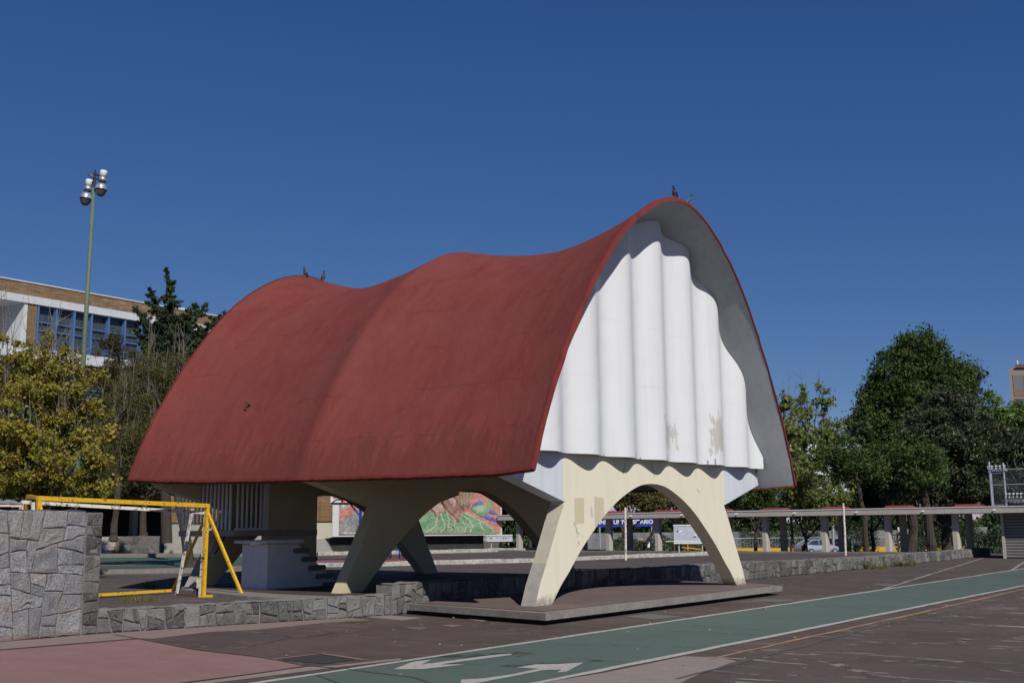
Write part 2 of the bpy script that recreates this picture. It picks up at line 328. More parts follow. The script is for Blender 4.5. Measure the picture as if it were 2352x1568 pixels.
# ------------------------------------------------------------ ground materials (grid coordinates: x = s, y = -t)
def pavement(name, base, pale, sthr=-5.4, strong=1.0, joint=1.83, far=.35):
    b = NB(name); g = b.mapping(ROTL); S = b.sep(g)
    ox = (Vector((ORG.x, ORG.y)).dot(Vector((uL.x, uL.y)))); oy = -ORG.dot(uT)
    s_ = b.math('SUBTRACT', S[0], ox); t_ = b.math('SUBTRACT', S[1], oy)
    big = b.noise(.45, 5, g, .6); med = b.noise(2.6, 6, g, .65); fine = b.noise(45, 3, g)
    c = b.mix(b.ramp(big, (.3, 0.0), (.7, 1.0)), sc3(base, .8), sc3(base, 1.2))
    c = b.mix(b.ramp(med, (.5, 0.0), (.75, .5)), c, (base[0]*1.25, base[1]*1.4, base[2]*1.4))
    c = b.mix(b.ramp(fine, (.55, 0.0), (.75, .35)), c, sc3(base, 1.9))
    mask = b.n('ShaderNodeMapRange'); b.l(s_, mask.inputs[0]); mask.inputs[1].default_value = sthr+.3; mask.inputs[2].default_value = sthr-.3
    mask.inputs[3].default_value = far; mask.inputs[4].default_value = strong
    # worn joints across the walk
    wob = b.math('MULTIPLY', b.math('SUBTRACT', b.noise(1.7, 5, g, .7), .5), .55)
    fr = b.math('FRACT', b.math('DIVIDE', b.math('ADD', t_, wob), joint)); dj = b.math('ABSOLUTE', b.math('SUBTRACT', fr, .5))
    near = b.ramp(dj, (.0, 1.0), (.028, .0))
    brk = b.ramp(b.noise(1.9, 6, b.mapping(ROTL, (.45, 1.6, 1)), .7), (.5, 0.0), (.57, 1.0))
    wear = b.math('MULTIPLY', near, brk)
    v2 = b.noise(1.0, 7, b.mapping(ROTL, (.55, 3.4, 1)), .68, .4)
    wear2 = b.ramp(v2, (.612, 0.0), (.630, .95))
    wear = b.math('MULTIPLY', b.math('MAXIMUM', wear, wear2), mask.outputs[0])
    c = b.mix(wear, c, pale)
    spk = b.noise(95, 2, g); c = b.mix(b.ramp(spk, (.62, 0.0), (.70, .5)), c, sc3(base, 2.6)); c = b.mix(b.ramp(spk, (.30, .6), (.38, .0)), c, sc3(base, .45))
    stn = b.noise(.9, 7, b.mapping(ROTL, (.7, 1.3, 1)), .7, .8); c = b.mix(b.ramp(stn, (.54, 0.0), (.60, .45)), c, (base[0]*.72, base[1]*.76, base[2]*.8))
    ck = b.vor(.42, 'DISTANCE_TO_EDGE', b.mapping(ROTL, (.5, 1.4, 1), None)); ck = b.math('ADD', ck, b.math('MULTIPLY', b.math('SUBTRACT', b.noise(5, 5), .5), .09))
    c = b.mix(b.math('MULTIPLY', b.ramp(ck, (.0, 1.0), (.010, .0)), .7), c, (.035, .03, .027))
    c = b.mix(b.math('MULTIPLY', b.math('MULTIPLY', b.ramp(ck, (.0, .9), (.03, .0)), b.ramp(med, (.54, 0.0), (.57, .9))), mask.outputs[0]), c, pale)
    line = b.math('MULTIPLY', b.ramp(dj, (.0, 1.0), (.006, .0)), b.ramp(med, (.35, .2), (.6, .9)))
    c = b.mix(b.math('MULTIPLY', line, .75), c, (.03, .028, .026))
    b.bump(b.math('ADD', fine, b.math('MULTIPLY', med, 1.5)), .35, .012)
    return b.done(c, .88, .25)
M_MAROON = pavement('maroon_worn_concrete', (.086, .063, .056), (.29, .265, .235))
M_MAROON2 = pavement('maroon_yard_concrete', (.085, .067, .063), (.18, .165, .15), sthr=-999, far=.45, joint=3.1)
def flat(name, c, c2, amt=.5, sc_=1.6, rough=.85, crack=None, fine=.25):
    b = NB(name); f = b.noise(sc_, 7, b.mapping(ROTL, (1, 1.7, 1)), .68); g = b.noise(50, 3); h = b.noise(.5, 4)
    cc = b.mix(b.ramp(f, (.42, 0.0), (.72, amt)), c, c2)
    cc = b.mix(b.ramp(h, (.35, 0.0), (.7, .5)), cc, sc3(c, .82))
    cc = b.mix(b.ramp(g, (.55, 0.0), (.75, fine)), cc, sc3(c, 1.6))
    spk = b.noise(110, 2); cc = b.mix(b.ramp(spk, (.60, 0.0), (.70, .4)), cc, sc3(c, 1.9)); cc = b.mix(b.ramp(spk, (.30, .5), (.40, .0)), cc, sc3(c, .55))
    cc = b.mix(b.ramp(b.noise(3.1, 8, b.mapping(ROTL, (1, .6, 1)), .75), (.60, 0.0), (.66, .4)), cc, sc3(c2, 1.45))
    if crack:
        _s, t_, _z = b.st(); fr = b.math('FRACT', b.math('DIVIDE', b.math('ADD', t_, b.math('MULTIPLY', b.noise(1.2, 4), .25)), 3.66))
        cc = b.mix(b.math('MULTIPLY', b.ramp(b.math('ABSOLUTE', b.math('SUBTRACT', fr, .5)), (.0, .9), (.0045, .0)), b.ramp(f, (.35, .25), (.6, .9))), cc, crack)
        d = b.vor(.33, 'DISTANCE_TO_EDGE', b.mapping(ROTL, (.5, 1.5, 1)))
        k = b.math('MULTIPLY', b.ramp(b.math('ADD', d, b.math('MULTIPLY', b.math('SUBTRACT', b.noise(6, 4), .5), .05)), (.0, 1.0), (.008, .0)), b.ramp(f, (.4, 0.0), (.5, 1.0)))
        cc = b.mix(k, cc, crack)
    b.bump(b.math('ADD', g, f), .25, .01)
    return b.done(cc, rough, .25)
M_PATH = flat('green_path_paint', (.083, .118, .100), (.115, .145, .125), crack=(.03, .035, .03))
M_PINK = flat('pink_floor_paint', (.235, .135, .125), (.28, .19, .175), .6)
M_PINKG = flat('pinkish_worn_concrete', (.22, .17, .155), (.27, .18, .165), .9, 2.5)
M_BEIGE = flat('bare_beige_concrete', (.235, .195, .175), (.29, .25, .225), .8, 2)
M_PATCHG = flat('grey_mended_concrete', (.125, .125, .13), (.16, .16, .165), .7)
M_LINE = plain('white_road_paint', (.37, .355, .33), .85, .38, 14)
M_OLDLINE = plain('worn_road_paint', (.24, .225, .205), .9, .3, 7)
M_ORANGE = plain('worn_orange_line', (.30, .185, .105), .9, .35, 6)
M_WEEDJ = plain('pebble_joint', (.085, .078, .068), .95, .5, 25, bump=.8)
M_KERB = plain('whitewashed_kerb', (.34, .325, .295), .9, .75, 6, bump=.6)
M_KERBG = plain('grey_kerb', (.17, .16, .145), .95, .3, 5, bump=.6)
M_COURT = flat('green_court_paint', (.045, .10, .085), (.07, .12, .10))
M_COURTR = flat('red_court_paint', (.24, .075, .07), (.2, .08, .08))
M_COURTB = flat('blue_court_paint', (.09, .18, .36), (.12, .2, .34))
M_ROAD = plain('asphalt', (.05, .05, .052), .9, .25, 2)
M_EARTH = plain('dry_earth', (.12, .095, .07), .95, .35, 1.2)
M_KYEL = plain('yellow_kerb_paint', (.52, .31, .03), .85, .2, 4)

# ------------------------------------------------------------ ground
V3 = lambda x, y, z=0: Vector((x, y, z))
sheet('ground', [(-900, -60), (900, -60), (900, 1500), (-900, 1500)], -1.25, M_EARTH)
def gp(*st_): return [W(s, t) for s, t in st_]
mb = MB(); mb.prism([p+Vector((0, 0, -1.4)) for p in gp((-70, -45), (9.0, -45), (9.0, 46), (-70, 46))], Vector((0, 0, 1.4)))
struct(mb.build('plaza', M_MAROON))
mb = MB(); mb.prism([p+Vector((0, 0, -1.4)) for p in [V3(-12.3, 10.9), V3(-7.0, 18.25), V3(-5.6, 19.25), V3(-4.6, 20.05), V3(-3.5, 20.8), V3(-2.55, 21.55)]+gp((3.0, -1.0), (3.0, 14), (2.8, 24), (2.8, 40.6), (14, 40.6), (37, 46), (75, 16), (75, -45), (12, -45))], Vector((0, 0, 1.6)))
struct(mb.build('yard', M_MAROON2))
zp = lambda *q: [G(*p) for p in q]
sheet('bike_path', gp((-4.85, -14), (-2.42, -14), (-2.42, 46), (-4.85, 46)), .004, M_PATH)
stripe('lane_line', gp((-2.38, -14), (-2.38, 46)), .12, .008, M_LINE, .25, 1)
stripe('lane_line', gp((-4.89, -14), (-4.89, 46)), .125, .008, M_LINE, .25, 2)
stripe('lane_line', gp((-5.42, -4.2), (-5.38, 3.5), (-5.25, 12), (-5.25, 44)), .07, .006, M_ORANGE, .7, 3)
stripe('pavement_joint', gp((-5.95, -6), (-5.62, 1.2), (-5.75, 5), (-5.75, 11), (-5.7, 30)), .09, .005, M_WEEDJ, .8, 4)
stripe('lane_line', gp((-2.44, 9.6), (-2.30, 11.4), (-1.26, 17.6), (2.0, 37.6)), .11, .006, M_OLDLINE, .5, 5)
stripe('lane_line', gp((-2.3, 24.3), (-.98, 32.0), (.6, 42)), .12, .006, M_OLDLINE, .5, 6)
# bare concrete beside the path, front middle
sheet('concrete_patch', [G(*z4(*p)) for p in [(100, 1580), (600, 1500), (1110, 1395), (1350, 1402), (1455, 1428), (1330, 1470), (1230, 1500), (1130, 1545), (1050, 1590), (900, 1750), (-100, 1750)]], .003, M_BEIGE)
# pink floor, front left
pk = [z2(-200, 1362), z2(0, 1345), z2(500, 1303), z2(960, 1265), z2(1350, 1340), z2(1770, 1388), z3(345, 1447), z3(0, 1497), z2(1250, 1570), z2(600, 1700), z2(-600, 1800)]
sheet('pink_floor', [G(*p) for p in pk], .003, M_PINK)
stripe('pavement_joint', [G(*p) for p in (z2(-200, 1355), z2(0, 1338), z2(450, 1302), z2(940, 1262))], .045, .006, M_WEEDJ, .7, 7)
stripe('pavement_joint', [G(*p) for p in (z2(800, 1235), z2(960, 1262), z2(1350, 1335), z2(1770, 1384), z3(345, 1447), z3(600, 1470), z3(1100, 1530), z3(1300, 1600))], .05, .009, M_WEEDJ, .7, 8)
stripe('pavement_joint', [G(*p) for p in (z3(345, 1450), z3(0, 1502), z2(1150, 1580))], .05, .006, M_WEEDJ, .7, 9)
sheet('pale_verge', [G(*p) for p in (z2(-300, 1310), z2(540, 1240), z2(1770, 1150), z3(600, 1110), z3(800, 1135), z3(500, 1150), z3(0, 1200), z2(1450, 1215), z2(1060, 1262), z2(950, 1258), z2(0, 1335), z2(-300, 1360))], .004, M_PINKG)
sheet('pale_verge', [G(*p) for p in (z2(1150, 1590), z3(0, 1506), z3(350, 1455), z3(540, 1446), z3(1000, 1396), z3(1000, 1408), z3(530, 1462), z3(0, 1530), z2(1300, 1590))], .0035, M_BEIGE)
sheet('dark_manhole_cover', [G(*z3(*p)) for p in [(170, 1408), (458, 1372), (690, 1408), (470, 1436)]], .006, plain('dark_tar', (.04, .038, .042), .9, .2, 6))
stripe('painted_border', [G(*z3(*p)) for p in [(110, 1404), (458, 1366), (745, 1409)]], .08, .007, M_PINK, .3)
for i, q in enumerate([[(860, 1095), (1160, 1118), (1010, 1135), (760, 1112)], [(1000, 1185), (1160, 1178), (1190, 1190), (1130, 1202)], [(1280, 1170), (1340, 1165), (1440, 1170), (1360, 1180)]]):
    sheet('mended_patch', [G(*z3(*p)) for p in q], .005+i*.0005, (M_BEIGE, M_PATCHG, M_PINKG)[i])
sheet('mended_patch', [G(*z4(*p)) for p in [(720, 1138), (880, 1122), (1110, 1138), (920, 1158)]], .0055, M_PATCHG)
sheet('mended_patch', [G(*z5(*p)) for p in [(-120, 1035), (0, 1024), (200, 1033), (60, 1046)]], .006, M_PATCHG)
sheet('mended_patch', [G(*z3(*p)) for p in [(1440, 1122), (1500, 1117), (1640, 1128), (1560, 1145)]], .0065, M_PINKG)
sheet('mended_patch', [G(*z5(*p)) for p in [(660, 930), (760, 925), (860, 932), (760, 940)]], .0058, M_PATCHG)
# arrows on the path
def arrow(pts):
    o = sheet('painted_arrow', [G(*p) for p in pts], .009, M_LINE); return o
arrow([z3(950, 1476), z3(1060, 1432), z3(1110, 1420), z3(1215, 1408), z3(1150, 1440), z3(1230, 1432), z3(1640, 1376), z3(1765, 1368), z3(1770, 1376), z3(1400, 1424), z3(1270, 1443), z3(1445, 1442), z3(1150, 1475)])
arrow([z4(-330, 1548), z4(-180, 1540), z4(10, 1512), z4(170, 1478), z4(30, 1470), z4(150, 1450), z4(300, 1447), z4(462, 1438), z4(350, 1497), z4(288, 1503), z4(322, 1483), z4(200, 1487), z4(40, 1520), z4(-200, 1566), z4(-330, 1580)])
# yard kerbs and courts
def kerb(pts, wid, h, mat, z0=.2, seed=0, name='kerb'):
    rnd = random.Random(seed); P = []
    for a, c in zip(pts[:-1], pts[1:]):
        n = max(1, int((Vector(c)-Vector(a)).length/.6)); P += [Vector(a).lerp(Vector(c), i/n) for i in range(n)]
    P.append(Vector(pts[-1])); vs = []
    for i, p in enumerate(P):
        d = (P[min(i+1, len(P)-1)]-P[max(i-1, 0)]).normalized(); nn = Vector((-d.y, d.x, 0)); j = rnd.uniform(-.02, .02)
        for a, z in ((0, z0-.05), (0, z0+h+j-.02), (.02, z0+h+j), (wid, z0+h+j), (wid, z0-.05)):
            v = p+nn*(a+rnd.uniform(-.012, .012)); vs.append((v.x, v.y, z))
    fs = [(5*i+k, 5*i+k+1, 5*i+6+k, 5*i+5+k) for i in range(len(P)-1) for k in range(4)]+[(0, 1, 2, 3, 4), tuple(5*(len(P)-1)+k for k in range(5))]
    mb = MB(); mb.add(vs, fs); return struct(mb.build(name, mat))
V3 = lambda x, y, z=0: Vector((x, y, z))
kerb([V3(-22, 37.4), V3(-14, 37.8), V3(-10.5, 38.4), V3(-8.8, 40.5), V3(-7.6, 42.75)], .3, .16, M_KERBG, seed=8)
kerb([V3(-7.57, 42.8), V3(-5.3, 42.9), V3(-3, 44.2), V3(.9, 46.0), V3(2.5, 47.6), V3(5.5, 51.1), V3(9.5, 54.2)], .3, .16, M_KERB, seed=3)
kerb([V3(-30, 62.6), V3(-23, 62), V3(-16.9, 61.5), V3(-11.0, 61.78)], .3, .2, M_KERBG, seed=9)
kerb([V3(-10.7, 61.8), V3(-4.6, 64), V3(.7, 68), V3(2.2, 69.5)], .3, .2, M_KERB, seed=4)
kerb([W(31, 36.1), W(24, 36.1), W(17, 36.1), W(10, 36.1), W(4.5, 36.1)], .25, .1, M_KERBG, seed=5)
sheet('green_court', [V3(-30, 42), V3(-14.5, 44.5), V3(-10.2, 50), V3(-14, 60.6), V3(-34, 60.8)], .204, M_COURT)
mb = MB(); c0 = V3(-21.3, 49.0, .208); n = 40
mb.add([c0+V3(5.6*math.cos(2*math.pi*k/n), 2.6*math.sin(2*math.pi*k/n)) for k in range(n)], [tuple(range(n))]); struct(mb.build('court_circle', M_LINE))
mb = MB(); mb.add([c0+V3(5.3*math.cos(2*math.pi*k/n), 2.35*math.sin(2*math.pi*k/n), .004) for k in range(n)], [tuple(range(n))]); struct(mb.build('court_circle', M_COURTR))
sheet('red_court', [V3(-10.6, 48.2), V3(-1, 47.6), V3(-1.5, 50.3), V3(-5.8, 53), V3(-12, 54.5)], .204, M_COURTR)
sheet('blue_court', [V3(-9.6, 46.6), V3(-2.2, 46.3), V3(-1.2, 48.0), V3(-10.0, 49.6)], .208, M_COURTB)
# raised ground behind the left retaining wall, road beyond the walkway
mb = MB(); mb.prism([p+V3(0, 0, -.4) for p in (V3(-90, 76.5), V3(-29, 76.5), V3(-26.4, 76.5), V3(-26.4, 74.9), V3(-15, 74.9), V3(-15, 150), V3(-90, 150))], V3(0, 0, 1.6)); struct(mb.build('raised_terrace', M_EARTH))
mb = MB(); mb.add([tuple(p+V3(0, 0, -1.24)) for p in (W(30, 52), W(-40, 52), W(-40, 120), W(30, 120))], [(0, 1, 2, 3)]); o = mb.build('road', M_ROAD); struct(o)
if o.data.polygons[0].normal.z < 0: o.data.flip_normals()

# ------------------------------------------------------------ rubble stone walls
def clip(poly, a, n):                                         # keep side where (p-a).n <= 0
    out = []
    for i in range(len(poly)):
        p, q = poly[i], poly[(i+1) % len(poly)]
        dp = (p[0]-a[0])*n[0]+(p[1]-a[1])*n[1]; dq = (q[0]-a[0])*n[0]+(q[1]-a[1])*n[1]
        if dp <= 0: out.append(p)
        if (dp <= 0) != (dq <= 0):
            k = dp/(dp-dq); out.append((p[0]+(q[0]-p[0])*k, p[1]+(q[1]-p[1])*k))
    return out
def stones(mb, a, c, z0, z1, cell, depth, nrm, seed, gap=.012, z1b=None, jit=.42):
    """irregular stones on the face a-c, standing proud of the mortar along nrm"""
    rnd = random.Random(seed); a = Vector(a); c = Vector(c); L = (c-a).length; d = (c-a).normalized()
    z1b = z1 if z1b is None else z1b; H_ = max(z1, z1b)-z0
    def split(poly, depth):                                    # broken courses: keep cutting the longer way with a slanted line
        xs = [v[0] for v in poly]; ys = [v[1] for v in poly]; wx, wy = max(xs)-min(xs), max(ys)-min(ys)
        ar = abs(sum(poly[i][0]*poly[(i+1) % len(poly)][1]-poly[(i+1) % len(poly)][0]*poly[i][1] for i in range(len(poly))))/2
        lim = (cell*rnd.uniform(.62, 1.35))**2
        if depth > 12 or (ar < lim and max(wx, wy) < cell*2.1) or min(wx, wy) < cell*.3: return [poly]
        px = min(xs)+wx*rnd.uniform(.36, .64); py = min(ys)+wy*rnd.uniform(.36, .64); an = rnd.gauss(0, jit*.75)
        n = (math.cos(an), math.sin(an)) if wx*rnd.uniform(.8, 1.2) > wy else (math.sin(an), math.cos(an))
        p1 = clip(poly, (px, py), n); p2 = clip(poly, (px, py), (-n[0], -n[1]))
        if len(p1) < 3 or len(p2) < 3: return [poly]
        return split(p1, depth+1)+split(p2, depth+1)
    for poly in split([(0, 0), (L, 0), (L, z1b-z0), (0, z1-z0)], 0):
        cx = sum(v[0] for v in poly)/len(poly); cy = sum(v[1] for v in poly)/len(poly)
        # subdivide outline, jitter, round corners
        pts = []
        for k in range(len(poly)):
            p1, p2 = poly[k], poly[(k+1) % len(poly)]; ln = math.hypot(p2[0]-p1[0], p2[1]-p1[1]); n = max(1, int(ln/(cell*.3)))
            pts += [(p1[0]+(p2[0]-p1[0])*m/n, p1[1]+(p2[1]-p1[1])*m/n) for m in range(n)]
        if len(pts) < 3: continue
        if True: pts = [(v[0]+cell*.07*noise.noise(Vector((v[0]*7+cx, v[1]*7, seed))), v[1]+cell*.07*noise.noise(Vector((v[0]*7, v[1]*7+cy, seed+5)))) for v in pts]
        rr = max(.02, min(math.hypot(v[0]-cx, v[1]-cy) for v in pts))
        def ring(ins, dep, jt):
            out = []
            for v in pts:
                dx, dy = v[0]-cx, v[1]-cy; r = math.hypot(dx, dy)+1e-6
                k = max(.15, (r-ins*(r/rr)**.5)/r)
                x = cx+dx*k; y = cy+dy*k
                nv = noise.noise(Vector((x*4.3+a.x, y*4.3, seed+a.y)))*jt
                P = a+d*x+nrm*(dep+nv); out.append((P.x, P.y, z0+y))
            return out
        dp = depth*rnd.uniform(.6, 1.15); n = len(pts)
        r0 = ring(gap, -.01, 0); r1 = ring(gap*1.15, dp*.6, .008); r2 = ring(gap*1.6+.012, dp*.95, .018); r3 = ring(gap*2+.07, dp*1.0, .04)
        P = a+d*cx+nrm*(dp*1.12+rnd.uniform(-.01, .012)); vs = r0+r1+r2+r3+[(P.x, P.y, z0+cy)]
        fs = [(q*n+k, q*n+(k+1) % n, (q+1)*n+(k+1) % n, (q+1)*n+k) for q in range(3) for k in range(n)]+[(3*n+k, 3*n+(k+1) % n, 4*n) for k in range(n)]
        mb.add(vs, fs)
def rubble_wall(root, pts, z0, tops, thick, back, cell, mat, mortar, seed, depth=.045, gap=.012, jit=.42, capend=None):
    """pts: front foot line; back: unit vector into the wall"""
    mm = MB(); ms = MB()
    for i in range(len(pts)-1):
        a, c = Vector(pts[i]), Vector(pts[i+1]); d = (c-a).normalized()
        nrm = Vector((d.y, -d.x, 0));  nrm = nrm if nrm.dot(back) < 0 else -nrm
        za, zc = tops[i], tops[i+1]
        vs = [a+V3(0, 0, z0), c+V3(0, 0, z0), c+back*thick+V3(0, 0, z0), a+back*thick+V3(0, 0, z0), a+V3(0, 0, za-.02), c+V3(0, 0, zc-.02), c+back*thick+V3(0, 0, zc-.02), a+back*thick+V3(0, 0, za-.02)]
        mm.add(vs, [(0, 1, 5, 4), (1, 2, 6, 5), (2, 3, 7, 6), (3, 0, 4, 7), (4, 5, 6, 7)])
        stones(ms, a, c, z0, za, cell, depth, nrm, seed+i, gap, zc, jit)
        # rough coping mortar on top
        n = max(2, int((c-a).length/.12)); rows = 5; g0 = len(mm.v); V = []
        for q in range(n+1):
            for r in range(rows):
                p = a.lerp(c, q/n)+back*(thick*r/(rows-1)-.02*(r == 0)); zz = za+(zc-za)*q/n
                V.append(p+V3(0, 0, zz+.012+.035*noise.noise(Vector((p.x*5, p.y*5, seed)))-(.02 if r in (0, rows-1) else 0)))
        mm.add(V, [(q*rows+r, (q+1)*rows+r, (q+1)*rows+r+1, q*rows+r+1) for q in range(n) for r in range(rows-1)])
    if capend:
        a = Vector(pts[-1]); stones(ms, a, a+back*thick, z0, tops[-1], cell*.8, depth*.8, (Vector(pts[-1])-Vector(pts[-2])).normalized(), seed+50, gap)
    mm.build('mortar', mortar, root); ms.build('stonework', mat, root)
# tall granite wall, front left
pE = V3(-6.86, 18.05); dW = (V3(-6.86, 18.05)-V3(-7.63, 17.0)).normalized(); pS = pE-dW*5.2; bk = V3(-dW.y, dW.x)
r = thing('granite_wall', pS, 'tall blue grey granite block wall at the front left with a pair of sneakers on top', 'wall')
rubble_wall(r, [pS, pE], 0, [1.95, 1.93], .55, bk, .40, M_GRANITE, M_MORTARD, 9, .032, .006, jit=.17)
mb = MB(); mm = MB(); qE = pE+dW*.30
stones(mb, pE+dW*.02, qE, .0, 1.90, .24, .025, Vector((dW.y, -dW.x, 0)), 77, .009)
stones(mb, qE, qE+bk*.5, .0, 1.90, .24, .03, dW, 78, .014)
mm.prism([pE+bk*.0, qE+bk*.0, qE+bk*.55, pE+bk*.55], V3(0, 0, 1.905))
mm.build('quoin_mortar', M_MORTAR, r); mb.build('quoin_stones', M_BASALT, r)
# low retaining wall running under the pavilion
r = thing('low_stone_wall', qE, 'long low dark rubble stone wall running from the granite wall to under the pavilion and off to the right', 'wall')
lw = [qE, V3(-5.5, 19.05), V3(-4.45, 19.9), V3(-3.4, 20.62), V3(-2.45, 21.35), W(2.80, -1.05)]
rubble_wall(r, lw, 0, [.36, .36, .37, .37, .38, .38], .35, uL, .25, M_BASALT, M_MORTAR, 21, .035, .010, jit=.22)
lw2 = [W(2.76, -1.05), W(2.80, .4), W(2.8, 4), W(2.8, 5.2), W(2.8, 7), W(2.8, 10), W(2.75, 14), W(2.7, 18), W(2.6, 24), W(2.6, 32), W(2.6, 41.4)]
rubble_wall(r, lw2, 0, [.57, .57, .55, .62, .56, .53, .52, .46, .42, .40, .40], .4, uL, .32, M_BASALT, M_MORTAR, 31, .04, .012, jit=.26, capend=True)
# stone retaining wall and steps far behind on the left
r = thing('stone_retaining_wall', V3(-26, 74.6), 'distant grey flagstone retaining wall beside the steps behind the green court', 'wall')
rubble_wall(r, [V3(-26.0, 74.5), V3(-20, 74.5), V3(-14, 74.5)], .1, [1.26, 1.26, 1.26], .4, V3(0, 1), .75, M_BASALT, M_MORTAR, 41, .03, .014)
r = thing('concrete_steps', V3(-29, 75), 'wide grey concrete steps climbing beside the distant stone wall', 'steps')
mb = MB()
for i in range(5): mb.box((-34, 74.3+.42*i, .15), (-26.4, 74.9+.42*i+.2, .2+.21*(i+1)))
mb.build('steps', M_CONC, r)

# ------------------------------------------------------------ the pavilion
TC = 4.06
PROF = [(2.6, 5.62), (3, 5.5), (3.5, 5.3), (4, 5.07), (4.5, 4.8), (5, 4.5), (5.5, 4.18), (6, 3.82), (6.5, 3.42), (7, 2.98), (7.5, 2.45), (7.8, 2.02), (8.1, 1.57), (8.3, 1.2), (8.45, .78), (8.55, .4), (8.6, 0)]
_pz = np.array([(p[0]-2.6)/6 for p in PROF]); _ph = np.array([p[1] for p in PROF])
def zf_of(h): return float(np.interp(-abs(h), -_ph, _pz))
S0, SM, S1 = -1.08, 4.85, 10.62
def ztop(s):
    if s <= SM: a, c, zl, zr = S0, SM, 8.60, 8.27
    else: a, c, zl, zr = SM, S1, 8.27, 8.52
    u = (s-a)/(c-a); u = min(max(u, 0), 1); m_ = 7.80
    kx = .5; q = (abs(u-.5)*2)
    z = m_+((zl if u < .5 else zr)-m_)*q**1.7
    return z
def zeave(s): return float(np.interp(s, [-1, 0, 3, 6, 8.4, 10.6], [2.58, 2.53, 2.56, 2.60, 2.66, 2.77]))
def wsc(s): return .99+.010*max(math.exp(-(s-S0)/.55), math.exp(-(S1-s)/.6))+.012*math.exp(-((s-SM)/.8)**2)
NU = 56
def prof_pt(u):                                               # u in -1..1 -> (half width, height factor)
    k = abs(u)*(len(PROF)-1)
    L_ = np.concatenate([[0], np.cumsum(np.hypot(np.diff(_ph), np.diff(_pz*6)))]); L_ = L_/L_[-1]
    x = 1-abs(u)
    return math.copysign(float(np.interp(x, L_, _ph)), u), float(np.interp(x, L_, _pz))
def smooth_prof():
    P = [prof_pt(-1+2*i/NU) for i in range(NU+1)]
    for _ in range(3):
        P = [P[0]]+[((P[i-1][0]+2*P[i][0]+P[i+1][0])/4, (P[i-1][1]+2*P[i][1]+P[i+1][1])/4) for i in range(1, NU)]+[P[-1]]
    return P
PP = smooth_prof(); ptop = max(p[1] for p in PP); PP = [(h, z/ptop) for h, z in PP]
def pinch(s, f):                                              # each bay is drawn in between its ribs, most at mid height
    a, c = (S0, SM) if s <= SM else (SM, S1); u = min(max((s-a)/(c-a), 0), 1); q = abs(u-.5)*2
    return 1-(1-q**3.2)*(.020+.034*math.sin(math.pi*min(1, f*1.02))**.8)
def roof_pt(s, j):
    h, f = PP[j]; ze = zeave(s); return s, TC+h*pinch(s, f), ze+(ztop(s)-ze)*f
pav = thing('pavilion', W(4.8, TC, .2), 'large pavilion with a rippling saddle shaped red roof, white fluted gable and cream arched legs', 'pavilion')
NSS = 96; grid = []; rn = random.Random(5)
for i in range(NSS+1):
    row = []; wq = i/NSS
    for j in range(NU+1):
        h, f = PP[j]; sa = -.86-.10*f**2+.012*noise.noise(Vector((j*.9, 0, 1))); sb_ = 10.52+.12*f**2
        s = sa+(sb_-sa)*wq; p = W(*roof_pt(s, j))
        p += Vector((0, 0, .012*noise.noise(p*1.1)))
        row.append(p)
    grid.append(row)
nrm = [[None]*(NU+1) for _ in range(NSS+1)]
for i in range(NSS+1):
    for j in range(NU+1):
        a = grid[min(i+1, NSS)][j]-grid[max(i-1, 0)][j]; c = grid[i][min(j+1, NU)]-grid[i][max(j-1, 0)]
        n = a.cross(c).normalized(); nrm[i][j] = n if n.z > 0 or abs(n.z) < .02 and n.dot(uT)*(j-NU/2) > 0 else -n
TH = .075; n_ = NU+1
outer = [p for row in grid for p in row]; inner = [grid[i][j]-nrm[i][j]*TH for i in range(NSS+1) for j in range(NU+1)]
mb = MB(); mb.smooth = True
mb.add(outer, [(i*n_+j, (i+1)*n_+j, (i+1)*n_+j+1, i*n_+j+1) for i in range(NSS) for j in range(NU)])
o = mb.build('roof', M_ROOF, pav)
if o.data.polygons[NU//2].normal.z < 0: o.data.flip_normals()
mb = MB(); mb.smooth = True
mb.add(inner, [(i*n_+j, i*n_+j+1, (i+1)*n_+j+1, (i+1)*n_+j) for i in range(NSS) for j in range(NU)])
mb.build('ceiling', M_CEIL, pav)
mb = MB()                                                     # painted edge band all round, slightly ragged
def band(idx, outv):
    vs = []; 
    for q, k in enumerate(idx):
        jt = .014*noise.noise(Vector((q*.55, k*.01, 3)))+.006
        a = outer[k]+outv*(.012+jt)+nrm[k//n_][k % n_]*.008; c = inner[k]+outv*(.012+jt*.6)-nrm[k//n_][k % n_]*(.01+jt)
        b_ = inner[k]-outv*.02-nrm[k//n_][k % n_]*.006; e = outer[k]-outv*.035+nrm[k//n_][k % n_]*.004
        vs += [e, a, c, b_]
    mb.add(vs, [(4*q+r, 4*q+r+1, 4*q+5+r, 4*q+4+r) for q in range(len(idx)-1) for r in range(3)])
band([j for j in range(n_)], -uL); band([NSS*n_+j for j in range(n_)], uL)
band([i*n_ for i in range(NSS+1)], Vector((0, 0, -1))-uT*.1); band([i*n_+NU for i in range(NSS+1)], Vector((0, 0, -1))+uT*.1)
mb.build('roof_edge', M_RIM, pav)
def z_roof(s, t, inset=0.0):
    h = abs(t-TC)+inset; ze = zeave(s); hs = np.array([abs(p[0])*pinch(s, p[1]) for p in PP[:NU//2+1]]); fs = np.array([p[1] for p in PP[:NU//2+1]])
    return ze+(ztop(s)-ze)*float(np.interp(-h, -hs, fs))
def z_in(s, t):
    if abs(t-TC) > 5.4: return 2.6
    return z_roof(s, t, .095)-.02
